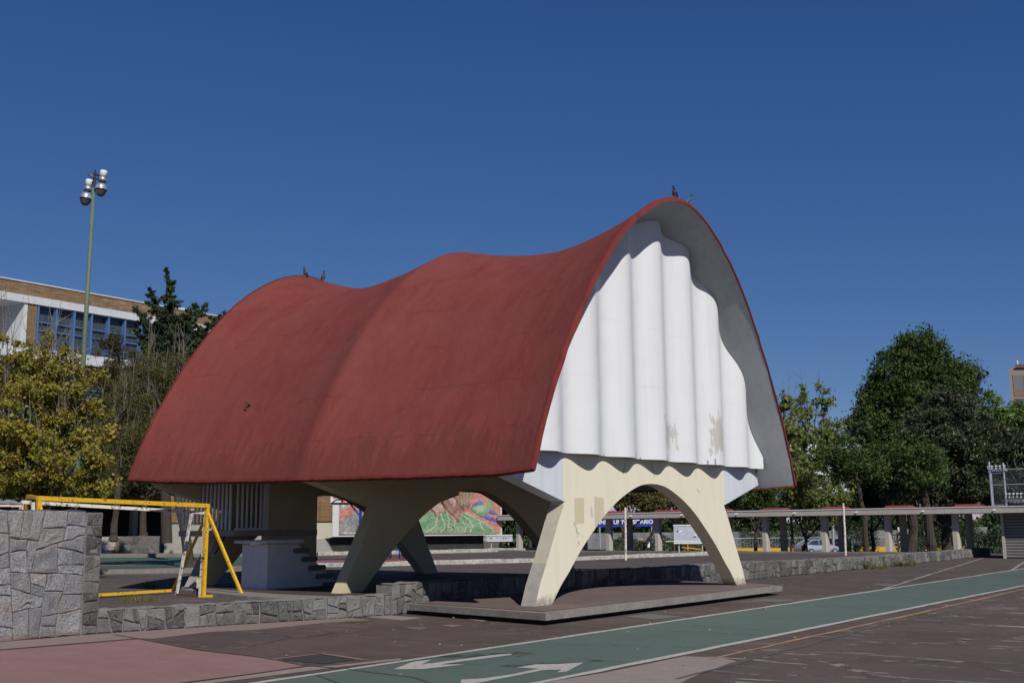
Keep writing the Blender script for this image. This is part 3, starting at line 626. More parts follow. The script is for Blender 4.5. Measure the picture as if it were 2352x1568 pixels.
def corr_wall(name, base, sgn):
    mb = MB(); mb.smooth = True; NT = 190; NZ = 30; ta, tb = TC-5.12, TC+5.12; P = []
    for i in range(NT+1):
        t = ta+(tb-ta)*i/NT; s = base+sgn*(.105*math.cos(2*math.pi*(t-TC)/1.345))
        zt = max(2.99, z_in(s, t)); P.append([W(s+.006*noise.noise(Vector((t*2, z_*.7, 4))), t, 2.975+(zt-2.975)*z_/NZ) for z_ in range(NZ+1)])
    vs = [p for r_ in P for p in r_]; m_ = NZ+1
    mb.add(vs, [(i*m_+k, (i+1)*m_+k, (i+1)*m_+k+1, i*m_+k+1) for i in range(NT) for k in range(NZ)])
    mb.smooth = False
    lo = []; 
    for i in range(NT+1): lo += [P[i][0]+uL*.0, P[i][0]-uL*sgn*.07]
    mb.add(lo, [(2*i, 2*i+1, 2*i+3, 2*i+2) for i in range(NT)])
    return mb.build(name, M_WHITE, pav)
gw = corr_wall('fluted_gable_wall', -.20, -1); corr_wall('fluted_gable_wall', 9.95, 1)
# transverse frames
ARCH = [(-.0, .2), (.0, .0)]
inner_a = [(-3.86, .15), (-3.55, .5), (-3.25, .76), (-2.82, 1.16), (-2.32, 1.55), (-1.8, 1.91), (-1.25, 2.19), (-.68, 2.40), (-.3, 2.47), (0, 2.485)]
def arch_curve():
    pts = inner_a+[(-x, z) for x, z in inner_a[-2::-1]]
    out = []                                                  # Catmull-Rom refine
    for i in range(len(pts)-1):
        p0, p1, p2, p3 = (Vector(pts[max(i-1, 0)]), Vector(pts[i]), Vector(pts[i+1]), Vector(pts[min(i+2, len(pts)-1)]))
        for k in range(3):
            u = k/3; out.append(.5*((2*p1)+(p2-p0)*u+(2*p0-5*p1+4*p2-p3)*u*u+(3*p1-p0-3*p2+p3)*u**3))
    out.append(Vector(pts[-1])); return [(p.x, p.y) for p in out]
AC = arch_curve()
def frame(s, z0, ztopf, paint, wedge, thick=.32, topt=3.38):
    out = [(-4.34, z0), (-4.18, .57), (-3.9, 1.05), (-3.55, 1.71), (-3.32, 2.08)]
    poly = [(-4.34, z0)]+out[1:]+[(-topt, 2.08), (-topt, ztopf)]
    poly = [(-4.34, z0)]+out[1:]+[(-topt, 2.075), (-topt, ztopf), (topt, ztopf), (topt, 2.075)]+[(-x, z) for x, z in out[::-1]]+[(x, max(z, z0)) for x, z in AC[::-1]]
    # arch body: quads between outer and inner outline strips to keep it triangulated cleanly
    mb = MB(); mb.prism([W(s, TC+x, z) for x, z in poly], uL*thick)
    mb.build('arch_frame', paint, pav)
    for sg in (-1, 1):
        mb = MB(); mb.prism([W(s+.003, TC+sg*x, z) for x, z in [(topt, 2.078), (5.30, 2.585), (5.26, 2.72), (5.05, ztopf-.02), (topt, ztopf-.01)]], uL*(thick-.006)); mb.build('wedge', wedge, pav)
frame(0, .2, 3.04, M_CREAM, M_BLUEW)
M_CREAM_SHADE = plain('shaded_cream_paint', (.47, .42, .27), .85, .1, 2)  # cream paint darkened and yellowed to stand for shade on the inner frames
frame(4.85, .3, 2.9, M_CREAM_SHADE, M_CREAM_SHADE)
frame(9.7, .3, 2.9, M_CREAM_SHADE, M_CREAM_SHADE)
# side faces of the legs: bare grey bevel strips a little proud
for s in (0, 4.85, 9.7):
    z0 = .2 if s == 0 else .3
    lo = [(-4.34, z0), (-4.18, .57), (-3.96, .95)]; hi = [(-3.96, .95), (-3.9, 1.05), (-3.55, 1.71), (-3.32, 2.07)]
    for nm, ln, mt in (('bare_leg_face', lo, (M_CONC, M_CREAM_SHADE, M_CONC)[round(s/4.85)]), ('leg_side_face', hi, M_CREAM_SHADE if s else plain('grey_beige_leg', (.40, .375, .30), .85, .15, 5))):
        mb = MB(); vs = []
        for x, z in ln: vs += [W(s+.004, TC+x-.004, z+.002), W(s+.316, TC+x-.004, z+.002)]
        mb.add(vs, [(2*i, 2*i+1, 2*i+3, 2*i+2) for i in range(len(ln)-1)]); mb.build(nm, mt, pav)
# cracks in the front arch
def crack(pts, wd=.012):
    mb = MB(); P = [W(-.004, t, z) for t, z in pts]
    vs = []
    for p in P: vs += [p-uT*wd/2, p+uT*wd/2]
    mb.add(vs, [(2*i, 2*i+1, 2*i+3, 2*i+2) for i in range(len(P)-1)]); mb.build('crack', M_DARKMETAL, pav)
crack([(4.0, 2.93), (4.02, 2.82), (4.1, 2.74), (4.12, 2.62)]); crack([(2.95, 2.86), (2.90, 2.78), (2.86, 2.66)], .014); crack([(6.05, 2.42), (6.12, 2.38), (6.17, 2.33)], .016); crack([(1.0, 1.68), (1.08, 1.6), (1.1, 1.5), (1.2, 1.45)], .01)
# front floor slab with a recessed foot
mb = MB(); fp = [(-1.03, -1.42), (-1.03, 8.15), (0.1, 8.95), (2.62, 9.4), (2.62, -.72)]
mb.prism([W(s, t, .085) for s, t in fp], V3(0, 0, .115)); mb.build('front_floor_slab', M_CONCD, pav)
mb = MB(); mb.prism([W(s, t, .0) for s, t in [(-.72, -1.1), (-.72, 8.0), (2.55, 9.0), (2.55, -.5)]], V3(0, 0, .083)); mb.build('slab_foot', M_DARKMETAL, pav)
mb = MB(); mb.prism([W(s, t, .206) for s, t in [(-.80, -1.15), (-.82, 8.0), (.15, 8.75), (2.55, 9.2), (2.55, -.6)]], V3(0, 0, .004)); mb.build('painted_floor', flat('floor_maroon_paint', (.135, .098, .09), (.2, .16, .145)), pav)
mb = MB(); fp = [(3.22, -2.0), (6.0, -1.75), (8.0, -1.2), (9.6, -.7), (10.8, .1), (11.3, .9), (11.4, 9.4), (3.22, 9.4)]
mb.prism([W(s, t, .18) for s, t in fp], V3(0, 0, .12)); mb.build('rear_floor_slab', M_CONCD, pav)
mb = MB(); mb.prism([W(s, t, .3035) for s, t in [(3.3, -1.0), (6.2, -.9), (9.9, 0), (10.9, 1.2), (11.1, 9.2), (3.3, 9.2)]], V3(0, 0, .003)); mb.build('added_dark_floor', plain('dark_maroon_floor', (.06, .045, .043), .9, .2, 3), pav)  # dark sheet added to lower the light bounced up under the roof
# raised rear room: floor, bars, wall, stair
mb = MB(); mb.sbox(8.45, 10.45, -.16, 2.4, 1.47, 1.60); mb.build('room_floor', M_CONC, pav)
mb = MB(); mb.sbox(8.52, 8.70, .86, 2.45, .30, 2.9); mb.build('rear_wall', M_CREAM_SHADE, pav)
mb = MB(); mb.sbox(8.46, 8.52, .74, .86, 1.602, 2.9); mb.build('cage_frame', M_SLABWHITE, pav)
mb = MB(); mb.sbox(8.455, 8.505, -.10, .74, 1.602, 1.65); mb.build('cage_frame', M_SLABWHITE, pav)
for i in range(6): mb = MB(); mb.sbox(8.475, 8.50, -.06+.135*i, -.02+.135*i, 1.65, 2.8); mb.build('cage_bar', M_SLABWHITE, pav)
for i in range(14): mb = MB(); mb.sbox(8.60+.14*i, 8.645+.14*i, -.155, -.12, 1.53+(.05 if i < 3 else .12 if i < 6 else .20), 2.66); mb.build('cage_bar', M_SLABWHITE, pav)
mb = MB(); mb.prism([W(7.52, t, z) for t, z in [(.04, .30), (.04, 1.29), (.93, 1.29), (1.15, 1.1), (2.25, .32), (2.25, .3)]], uL*.86); mb.build('stair_base', M_SLABWHITE, pav)
def slab(s0, s1, t0, t1, z, mat, th=.085):
    mb = MB(); n = 6; e = th/2; prof = [(t0+e-e*math.cos(a), z-e+e*math.sin(a)) for a in [math.pi*(.5-k/n) for k in range(n+1)]][::-1]
    prof = [(t0+e-e*math.sin(math.pi*k/n), z-e-e*math.cos(math.pi*k/n)) for k in range(n+1)]+[(t1-e+e*math.sin(math.pi*k/n), z-e+e*math.cos(math.pi*k/n)) for k in range(n+1)]
    mb.prism([W(s0, t, zz) for t, zz in prof], uL*(s1-s0)); return mb.build('step', mat, pav)
slab(7.36, 8.42, -.17, .97, 1.38, M_SLABWHITE, .075)
for i in range(5): slab(7.45, 8.4, .78+.235*i, 1.22+.27*i, 1.19-.2*i, M_DARKSTEP, .115)
# conduit stub on the roof flank
def onroof(s, t):                                             # point on the left outer slope with this s and t
    best = min(range(NU//2), key=lambda j: abs(roof_pt(s, j)[1]-t)); return W(*roof_pt(s, best)), best
p, jb = onroof(7.65, -.52); nn = (-uT*.86+V3(0, 0, .5)).normalized()
mb = MB(); mb.tube([p-nn*.05, p+nn*.13, p+nn*.17+V3(0, 0, -.03)], .018, 8); mb.tube([p+nn*.16+V3(0, 0, -.02), p+nn*.12-V3(0, 0, .16)+uL*.03, p+nn*.03-V3(0, 0, .21)+uL*.05], .012, 6)
mb.tube([p-nn*.02+V3(0, 0, .02), p+nn*.05+V3(0, 0, .04)], .045, 10); mb.build('conduit_stub', M_RUST, pav)
# ------------------------------------------------------------ vegetation
rng = np.random.default_rng(12)
def D(q, d):                                                  # measured photo point at forward distance d
    r = ray(*q); k = d/r.y; return Vector((r.x*k, d, EYE+r.z*k))
def leafmat(name, a, c, third=None, tr=.35, rough=.55):
    b = NB(name); isl = b.n('ShaderNodeNewGeometry').outputs['Random Per Island']
    cc = b.mix(b.ramp(isl, (.0, 0.0), (1.0, 1.0)), a, c)
    if third: cc = b.mix(b.ramp(isl, (.80, 0.0), (.86, 1.0)), cc, third)
    cc = b.mix(b.ramp(b.noise(.7, 3), (.35, 0.0), (.65, .5)), cc, sc3(a, .7))
    b.done(cc, rough, .25)
    t = b.n('ShaderNodeBsdfTranslucent'); b.l(cc, t.inputs[0]); mx = b.n('ShaderNodeMixShader'); mx.inputs[0].default_value = tr
    b.l(b.p.outputs[0], mx.inputs[1]); b.l(t.outputs[0], mx.inputs[2]); b.l(mx.outputs[0], b.out.inputs[0]); return b.m
M_BARK = plain('grey_brown_bark', (.05, .04, .033), .95, .4, 9, bump=.8)
M_TWIG = plain('pale_bare_twigs', (.17, .145, .12), .9, .3, 6)
M_LYEL = leafmat('yellowing_maple_leaves', (.18, .18, .028), (.47, .41, .07), (.42, .26, .07), tr=.4)
M_LOLI = leafmat('olive_thin_leaves', (.0938, .0900, .0275), (.1688, .1562, .0438))
M_LCYP = leafmat('cypress_scale_leaves', (.0260, .0468, .0234), (.0624, .0884, .0338), tr=.1)
M_LBRN = leafmat('dull_brown_green_needles', (.0420, .0420, .0192), (.0840, .0660, .0300), tr=.15)
M_LDRK = leafmat('deep_green_ash_leaves', (.0405, .0768, .0235), (.1173, .1759, .0448))
M_LGRY = leafmat('grey_green_glossy_leaves', (.042, .064, .030), (.105, .130, .066), (.10, .09, .05), tr=.25, rough=.45)
M_LPOP = leafmat('light_poplar_leaves', (.13, .19, .05), (.30, .34, .11), (.34, .30, .10), tr=.45)
M_LLIM = leafmat('fresh_green_leaves', (.0810, .1485, .0338), (.1755, .2565, .0675))
M_LHED = leafmat('dark_hedge_leaves', (.0240, .0456, .0168), (.0540, .0840, .0264), tr=.15)
def leaf_mesh(P, size, asp=.55, droop=0.0, up=0.0, jit=.35):
    n = len(P); a = rng.normal(size=(n, 3)); a[:, 2] = a[:, 2]*(1-abs(up))-droop+up*2; a /= np.linalg.norm(a, axis=1)[:, None]
    q = rng.normal(size=(n, 3)); bb = np.cross(a, q); bb /= np.linalg.norm(bb, axis=1)[:, None]; c = np.cross(a, bb)
    L = (size*(1+jit*rng.normal(size=n)).clip(.4, 1.8))[:, None]; w_ = L*asp
    fold = c*L*.16
    v = np.stack([P-a*L*.5, P+bb*w_*.5+fold, P+a*L*.5, P-bb*w_*.5+fold], 1).reshape(-1, 3)
    return v
def mesh_quads(name, v, mat, parent):
    off = np.array(parent_loc(parent)); n = len(v)//4; me = bpy.data.meshes.new(name)
    me.vertices.add(len(v)); me.vertices.foreach_set('co', (v-off).astype(np.float32).ravel())
    me.loops.add(len(v)); me.loops.foreach_set('vertex_index', np.arange(len(v), dtype=np.int32))
    me.polygons.add(n); me.polygons.foreach_set('loop_start', np.arange(0, len(v), 4, dtype=np.int32)); me.polygons.foreach_set('loop_total', np.full(n, 4, dtype=np.int32))
    me.materials.append(mat); me.update(calc_edges=True); me.validate()
    o = bpy.data.objects.new(name, me); col.objects.link(o); o.parent = parent; return o
def branch(mb, a, b_, r0, r1, bend=.12, n=5, sides=6):
    a, b_ = Vector(a), Vector(b_); L = (b_-a).length; P = []; o1 = Vector((random.uniform(-1, 1), random.uniform(-1, 1), random.uniform(-.2, .8)))*L*bend
    for i in range(n+1):
        u = i/n; P.append(a.lerp(b_, u)+o1*math.sin(math.pi*u)+Vector((random.uniform(-1, 1), random.uniform(-1, 1), 0))*L*.015*(0 < i < n))
    mb.tube(P, [r0+(r1-r0)*i/n for i in range(n+1)], sides); return P
def tree(name, label, base, blobs, nclust, nleaf, lsize, mat, trunk_r=.18, fork=.35, asp=.5, crad=.28, droop=0.0, up=0.0, shell=.55, group=None, bark=None, twigs=0, twig_h=1.0, twr=.008, cat='tree', lean=None):
    base = Vector(base); root = thing(name, base, label, cat, group); mt = MB()
    B = [(Vector(p), r) for p, r in blobs]; zc = sum(p.z for p, r in B)/len(B); cx = sum((p for p, r in B), Vector())/len(B)
    low = min(p.z-r[2] for p, r in B); hf = base.z+(cx.z-base.z)*fork
    top = Vector((base.x*(.6)+cx.x*.4, base.y*.6+cx.y*.4, hf)) if not lean else Vector(lean)
    branch(mt, base-V3(0, 0, .15), top, trunk_r, trunk_r*.72, .05, 6, 10)
    mt.tube([base-V3(0, 0, .1), base+V3(0, 0, .12), base+V3(0, 0, .35)], [trunk_r*1.5, trunk_r*1.15, trunk_r], 10)
    w_ = np.array([r[0]*r[1]*r[2] for p, r in B])**.75; w_ /= w_.sum(); cl = []
    for (p, r), ww in zip(B, w_):
        j = branch(mt, top, p, trunk_r*.55, trunk_r*.16, .12)
        k = max(3, int(nclust*ww)); d = rng.normal(size=(k, 3)); d /= np.linalg.norm(d, axis=1)[:, None]
        rad = (shell+(1-shell)*rng.random(k)**.6)*(.82+.36*rng.random(k)); c = np.array(p)+d*rad[:, None]*np.array(r); cl.append(c)
        for q in c[:: max(1, len(c)//9)]: branch(mt, j[-2], q, trunk_r*.12, .012, .1, 3, 4)
    C = np.concatenate(cl); cr = crad*(.6+.8*rng.random(len(C)))
    cnt = np.maximum(3, (nleaf/len(C)*(.5+rng.random(len(C)))).astype(int))
    idx = np.repeat(np.arange(len(C)), cnt); P = C[idx]+rng.normal(size=(len(idx), 3))*cr[idx][:, None]*np.array([.55, .55, .42])
    mesh_quads('crown', leaf_mesh(P, lsize, asp, droop, up), mat, root)
    if twigs:
        mtw = MB()
        for _ in range(twigs):
            q = Vector(C[random.randrange(len(C))]); h = twig_h*random.uniform(.4, 1.3)
            e = q+Vector((random.uniform(-.18, .18)*h, random.uniform(-.15, .15)*h, h)); Pn = branch(mtw, q-V3(0, 0, .3), e, twr*1.6, twr*.5, .05, 3, 3)
            for k in range(3): branch(mtw, Pn[1+k % 2], Pn[1+k % 2]+Vector((random.uniform(-.3, .3), random.uniform(-.2, .2), random.uniform(.2, .6)))*h, twr, twr*.4, .05, 2, 3)
        mtw.build('twigs', M_TWIG, root, kind='stuff')
    mt.build('trunk', bark or M_BARK, root); return root
def blob(u, v, rpx, d, dz=1.0, dy=1.0, sx=1.0):
    r = rpx*d/2600; return (D((u, v), d), (r*sx, r*dy, r*dz))
def zb(u, d, z): p = D((u, 1210), d); return V3(p.x, p.y, z)

# left side
d = 33
tree('maple_tree', 'yellow leaved maple with bare upright twigs at the left edge of the picture', zb(25, d, .2),
     [blob(40, 950, 95, d), blob(-50, 900, 90, d+1), blob(140, 900, 80, d+.5), blob(190, 985, 68, d, .9), blob(60, 1060, 105, d-.5, .7), blob(175, 1065, 78, d-1, .65), blob(-60, 1060, 110, d), blob(110, 820, 55, d+.6), blob(20, 830, 60, d+1), blob(210, 1125, 55, d-.6, .5), blob(110, 1115, 70, d, .5), blob(205, 895, 40, d)],
     360, 44000, .088, M_LYEL, .16, .3, .75, .21, droop=.5, twigs=80, twig_h=1.9, twr=.011)
d = 44.5
tree('olive_green_tree', 'thin leaved olive green tree with many bare twigs left of the red roof', V3(-12.68, d, .2),
     [blob(300, 930, 62, d, 1.3), blob(380, 900, 62, d, 1.2), blob(260, 1010, 55, d), blob(350, 1010, 75, d), blob(430, 900, 60, d+1, 1.3), blob(420, 990, 75, d+1), blob(330, 855, 42, d, 1.3), blob(480, 930, 60, d+2), blob(270, 1080, 50, d, .6), blob(400, 840, 35, d, 1.3)],
     420, 44000, .13, M_LOLI, .22, .45, .16, .36, up=.45, shell=.3, twigs=170, twig_h=1.3, twr=.010)
d = 62
tree('dull_conifer', 'dull brown green conifer behind the lamp post in front of the building', zb(262, d, 1.2),
     [blob(262, 800, 36, d, 1.0), blob(240, 860, 50, d), blob(300, 850, 48, d), blob(255, 930, 62, d), blob(330, 900, 55, d)],
     220, 22000, .16, M_LBRN, .2, .6, .3, .34, droop=.2, shell=.2)
def cypress(name, label, base, tips, d, mat):
    root = thing(name, base, label, 'tree'); mt = MB(); pts = []; dirs = []
    def spray(a, e, thick, dens, depth=0):                     # feathery shoot from a to e, thick at its base
        ax = (e-a); L = ax.length; ax.normalize(); n = int(L*dens)
        if depth < 2: mt.tube([a, a.lerp(e, .5), e], [.02+.03*L, .012+.012*L, .006], 4)
        for i in range(n):
            u = rng.random(); c = a.lerp(e, u); r = thick*(1-u)**.7+.03
            pts.append(np.array(c)+rng.normal(size=(5, 3))*r*.38+np.array(ax)*.02); dirs.append(np.repeat([np.array(ax)], 5, 0))
        if depth < 1:
            m_ = int(L*5.5)
            for i in range(m_):
                u = (i+.5)/m_; c = a.lerp(e, u); az = rng.uniform(0, 6.283); ln = (1-u)**.8*min(1.25, L*.36)*rng.uniform(.55, 1.2)+.14
                side = Vector((math.cos(az), math.sin(az)*.8, rng.uniform(.05, .55))); spray(c, c+side.normalized()*ln, .17+.12*(1-u), 42, 1)
    for (u0, v0), (u1, v1), L, thick in tips:
        a, e = D((u0, v0), d), D((u1, v1), d); e.y += rng.uniform(-1, 1); spray(a, e, thick*.55, 55)
    P = np.concatenate(pts); mesh_quads('crown', leaf_mesh(P, .15, .4, up=.3), mat, root)
    branch(mt, base-V3(0, 0, .2), D((390, 760), d), .28, .12, .02, 6, 9); mt.build('trunk', M_BARK, root); return root
cypress('cypress_tree', 'dark green cypress with two pointed tips rising above the long brick building', zb(385, 56, 1.2),
     [((378, 880), (383, 641), 0, .5), ((402, 860), (395, 625), 0, .5), ((375, 760), (343, 662), 0, .4), ((408, 760), (440, 690), 0, .35), ((408, 780), (470, 694), 0, .4), ((415, 810), (514, 711), 0, .5),
      ((370, 790), (312, 708), 0, .5), ((368, 830), (300, 752), 0, .6), ((420, 850), (478, 790), 0, .5), ((385, 860), (330, 790), 0, .7), ((425, 890), (478, 850), 0, .7), ((390, 930), (395, 760), 0, 1.3), ((365, 930), (350, 800), 0, 1.3), ((420, 930), (440, 780), 0, 1.3), ((400, 900), (415, 720), 0, .8)], 56, M_LCYP)
d = 90
tree('dark_tree', 'dark evergreen mass filling the gap between the maple and the red roof', zb(330, d, 1.2),
     [blob(250, 1010, 80, d), blob(340, 1050, 85, d), blob(430, 1000, 85, d), blob(200, 1090, 60, d), blob(300, 1110, 60, d, .6), blob(420, 1100, 60, d, .7), blob(500, 1050, 70, d)],
     300, 24000, .30, M_LHED, .3, .5, .5, .5)
d = 86
tree('dark_tree', 'dark green tree low behind the maple at the left edge', zb(60, d, 1.2),
     [blob(20, 1040, 80, d), blob(110, 1020, 75, d), blob(-60, 1060, 90, d), blob(90, 1110, 70, d, .6), blob(-10, 1120, 80, d, .5), blob(190, 1110, 55, d, .6), blob(130, 950, 60, d), blob(10, 930, 70, d)],
     260, 20000, .33, M_LDRK, .3, .35, .5, .75)
# right side, beyond the walkway
ZR = -1.25
d = 80
tree('ash_tree', 'tallest dark green tree with a rounded crown on the right', zb(2085, d, ZR),
     [blob(2108, 820, 58, d), blob(2060, 870, 62, d), blob(2165, 865, 66, d), blob(2218, 868, 38, d), blob(2010, 905, 42, d), blob(2100, 930, 88, d), blob(1985, 970, 48, d), blob(2190, 935, 60, d), blob(2050, 1000, 75, d), blob(2140, 780, 22, d), blob(2075, 800, 30, d), blob(2010, 1060, 60, d)],
     700, 74000, .23, M_LDRK, .4, .45, .42, .56, shell=.4)
d = 70
tree('broadleaf_tree', 'grey green broad leaved tree in front of the tallest tree, right of centre', zb(2173, d, ZR),
     [blob(2185, 935, 50, d), blob(2135, 985, 60, d), blob(2215, 1000, 75, d), blob(2165, 1060, 90, d), blob(2250, 1075, 80, d), blob(2095, 1070, 62, d), blob(2075, 1120, 48, d), blob(2220, 1130, 60, d, .6), blob(2140, 1135, 60, d, .5), blob(2090, 1000, 32, d), blob(2165, 900, 20, d)],
     520, 50000, .21, M_LGRY, .36, .35, .4, .42, droop=.7, shell=.55)
tree('broadleaf_tree', 'grey green broad leaved tree behind the wire fence at the right edge', zb(2330, 68, ZR),
     [blob(2310, 1090, 75, 68), blob(2360, 1060, 80, 68), blob(2280, 1130, 60, 68, .7), blob(2350, 1140, 70, 68, .6), blob(2400, 1110, 70, 68)],
     240, 20000, .24, M_LGRY, .25, .35, .4, .42, droop=.7)
d = 92
tree('fresh_green_tree', 'bright green tree top at the right edge below the tall apartment block', zb(2310, d, ZR),
     [blob(2285, 940, 40, d), blob(2330, 985, 55, d), blob(2290, 1010, 60, d), blob(2370, 960, 50, d), blob(2262, 985, 28, d), blob(2345, 935, 20, d), blob(2360, 1050, 70, d)],
     240, 18000, .3, M_LLIM, .2, .5, .4, .55, shell=.4)
for i, (u, v0, lab, cols) in enumerate([(1803, 905, 'nearest to the red roof', [(1800, 930, 22), (1812, 990, 34), (1805, 1060, 45), (1830, 1110, 45)]),
        (1845, 890, 'middle one of three behind the walkway', [(1840, 905, 16), (1847, 950, 30), (1850, 1010, 42), (1868, 1080, 52), (1850, 1140, 45)]),
        (1898, 880, 'furthest from the red roof', [(1887, 893, 15), (1893, 935, 25), (1905, 990, 36), (1915, 1050, 44), (1930, 1110, 45), (1900, 1150, 40)])]):
    d = 70+i*2
    tree('poplar_tree', 'light yellow green poplar with an upright crown, '+lab, zb(u+5, d, ZR), [blob(a, b_, r_, d, 1.3) for a, b_, r_ in cols],
         130, 6800, .19, M_LPOP, .10, .5, .7, .30, shell=.2, group='poplars behind the walkway', twigs=25, twig_h=1.4, twr=.012)
for i, (u, lab, bl, mt_) in enumerate([(1412, 'low olive tree seen through the left part of the front arch', [(1440, 1145, 42), (1480, 1125, 50), (1420, 1110, 40), (1500, 1160, 38)], M_LOLI),
        (1453, 'leafy tree seen through the top of the front arch', [(1530, 1130, 50), (1570, 1150, 42), (1560, 1095, 50), (1600, 1135, 40)], M_LGRY),
        (1735, 'dark tree just right of the front arch below the white wedge', [(1700, 1150, 38), (1745, 1130, 40), (1720, 1100, 30), (1770, 1175, 26)], M_LDRK),
        (1828, 'dark trunked tree above the silver car', [(1830, 1160, 34), (1880, 1165, 30), (1930, 1160, 28)], M_LPOP),
        (1620, 'tree hidden mostly behind the right leg of the front arch', [(1640, 1140, 45), (1670, 1120, 50), (1610, 1110, 45)], M_LGRY),
        (2000, 'small dark tree left of the shed under the tallest tree', [(1990, 1110, 50), (2030, 1150, 45), (1970, 1160, 36)], M_LHED),
        (1210, 'olive tree beside the right end of the mural', [(1200, 1120, 50), (1240, 1150, 40), (1260, 1110, 50)], M_LOLI)]):
    d = 78+(i % 3)*3
    tree('small_tree', lab, zb(u, d, ZR), [blob(a, b_, r_, d, .8) for a, b_, r_ in bl], 130, 9500, .2, mt_, .16, .45, .42, .45, shell=.3, group='trees behind the walkway')
for i, (u, lab) in enumerate([(2130, 'thick bare dark trunk left of the two at the shed'), (1985, 'slim dark trunk between the walkway columns')]):
    p = zb(u, 66, ZR)
    tree('shade_tree', lab, p, [(p+V3(0, 0, 6.2), (1.6, 1.6, 1.0)), (p+V3(-.8, 0, 7), (1.4, 1.4, 1))], 60, 3500, .22, M_LDRK, .30-.12*i, .75, .42, .5, group='trunks under the right trees')
def hedge(label, a, b_, z0, z1, th, n, mat=M_LHED, size=.16):
    a, b_ = Vector(a), Vector(b_); r = thing('hedge', a, label, 'hedge', 'hedges beyond the walkway'); u = rng.random(n)[:, None]
    P = np.array(a)*(1-u)+np.array(b_)*u; P[:, 1] += rng.normal(size=n)*th*.3; P[:, 2] = z0+(z1-z0)*rng.random(n)**.7*(1+.15*np.sin(P[:, 0]*2.1)); P += rng.normal(size=P.shape)*.07
    mesh_quads('foliage', leaf_mesh(P, size, .5), mat, r)
hedge('low dark hedge seen through the front arch', zb(1400, 98, 0), zb(1660, 98, 0), -1.2, .55, 2, 9000)
hedge('clipped dark hedge behind the silver car', zb(1700, 122, 0), zb(1880, 122, 0), -1.2, 1.0, 2, 7000)
hedge('tall dark green hedge between two walkway columns right of the car', zb(1930, 112, 0), zb(2010, 112, 0), -1.2, 2.4, 2, 7000)
hedge('dark hedge in the shade left of the shed', zb(2060, 84, 0), zb(2300, 84, 0), -1.2, 1.2, 2, 9000)
DG = [(zb(u, 140, 0)) for u in (1150, 2420)]
n = 30000; u = rng.random(n)[:, None]; P = np.array(DG[0])*(1-u)+np.array(DG[1])*u; P[:, 1] += rng.normal(size=n)*1.5
P[:, 2] = -1.2+(5.2+1.6*np.sin(P[:, 0]*.31)+1.1*np.sin(P[:, 0]*.83+1))*rng.random(n)**.8
v = leaf_mesh(P, .55, .6); me = bpy.data.meshes.new('distant_shrubbery'); nq = len(v)//4
me.vertices.add(len(v)); me.vertices.foreach_set('co', v.astype(np.float32).ravel()); me.loops.add(len(v)); me.loops.foreach_set('vertex_index', np.arange(len(v), dtype=np.int32))
me.polygons.add(nq); me.polygons.foreach_set('loop_start', np.arange(0, len(v), 4, dtype=np.int32)); me.polygons.foreach_set('loop_total', np.full(nq, 4, dtype=np.int32)); me.materials.append(M_LHED); me.update(calc_edges=True)
o = bpy.data.objects.new('distant_shrubbery', me); col.objects.link(o); o['kind'] = 'stuff'
def tuft(label, p, n, h, sp, mat, name='weed_tuft'):
    p = Vector(p); r = thing(name, p, label, 'weeds', 'weeds in the paving'); v = []
    for _ in range(n):
        a = random.uniform(0, 6.28); rr = sp*random.random()**.6; b0 = p+V3(math.cos(a)*rr, math.sin(a)*rr*.6, 0); hh = h*random.uniform(.4, 1.1)*(1-.5*rr/sp); ln = V3(math.cos(a), math.sin(a), 0)*hh*random.uniform(.2, .7)
        wv = Vector((random.uniform(-1, 1), random.uniform(-1, 1), 0)).normalized()*h*.05; v += [b0-wv, b0+wv, b0+ln+V3(0, 0, hh)+wv*.2, b0+ln+V3(0, 0, hh)-wv*.2]
    mesh_quads('blades', np.array([tuple(q) for q in v]), mat, r)['kind'] = 'stuff'
M_GRASS = leafmat('weed_green', (.08, .11, .025), (.17, .18, .05)); M_DRY = leafmat('dry_grass', (.17, .15, .06), (.26, .22, .09))
tuft('green weed clump at the foot of the low stone wall left of the pavilion slab', G(*z3(955, 1082)), 90, .20, .16, M_GRASS)
tuft('flat grass clump on the maroon paving below the low wall', G(*z3(680, 1150)), 160, .07, .28, M_GRASS)
tuft('dry grass patch below the yellow goal post', G(*z2(960, 1005), .2), 260, .18, .42, M_DRY)
tuft('small green weed at the foot of the yellow goal', G(*z2(1290, 935), .2), 70, .14, .12, M_GRASS)
tuft('dry weed at the slab edge left of the goal', G(*z2(1045, 910), .2), 90, .24, .18, M_DRY)
tuft('weedy litter under the long edge of the front slab', G(*z4(1085, 1068)), 60, .08, .16, M_GRASS)
tuft('dry grass on the front slab beside the left leg', G(*z4(430, 1055), .21), 70, .06, .22, M_DRY)
tuft('yellowish weeds at the far wall foot nearest the pavilion', G(*z5(690, 830)), 110, .4, .45, M_DRY)
tuft('second clump of yellowish weeds along the far wall foot', G(*z5(880, 812)), 110, .42, .4, M_DRY)
tuft('low grass line in the pebble joint right of the path', W(-5.75, 1.6, .01), 90, .05, .35, M_GRASS)
tuft('grass in the pebble joint far along the path', W(-5.72, 3.6, .01), 140, .06, .6, M_GRASS)
tuft('withered tuft lying on the green path beside the arrows', G(*z4(50, 1388)), 50, .04, .12, M_DRY)
tuft('dry grass tuft in front of the mural wall', V3(-5.6, 66.5, .2), 120, .6, .6, M_DRY)
mb = MB()                                                     # fallen leaves and scraps
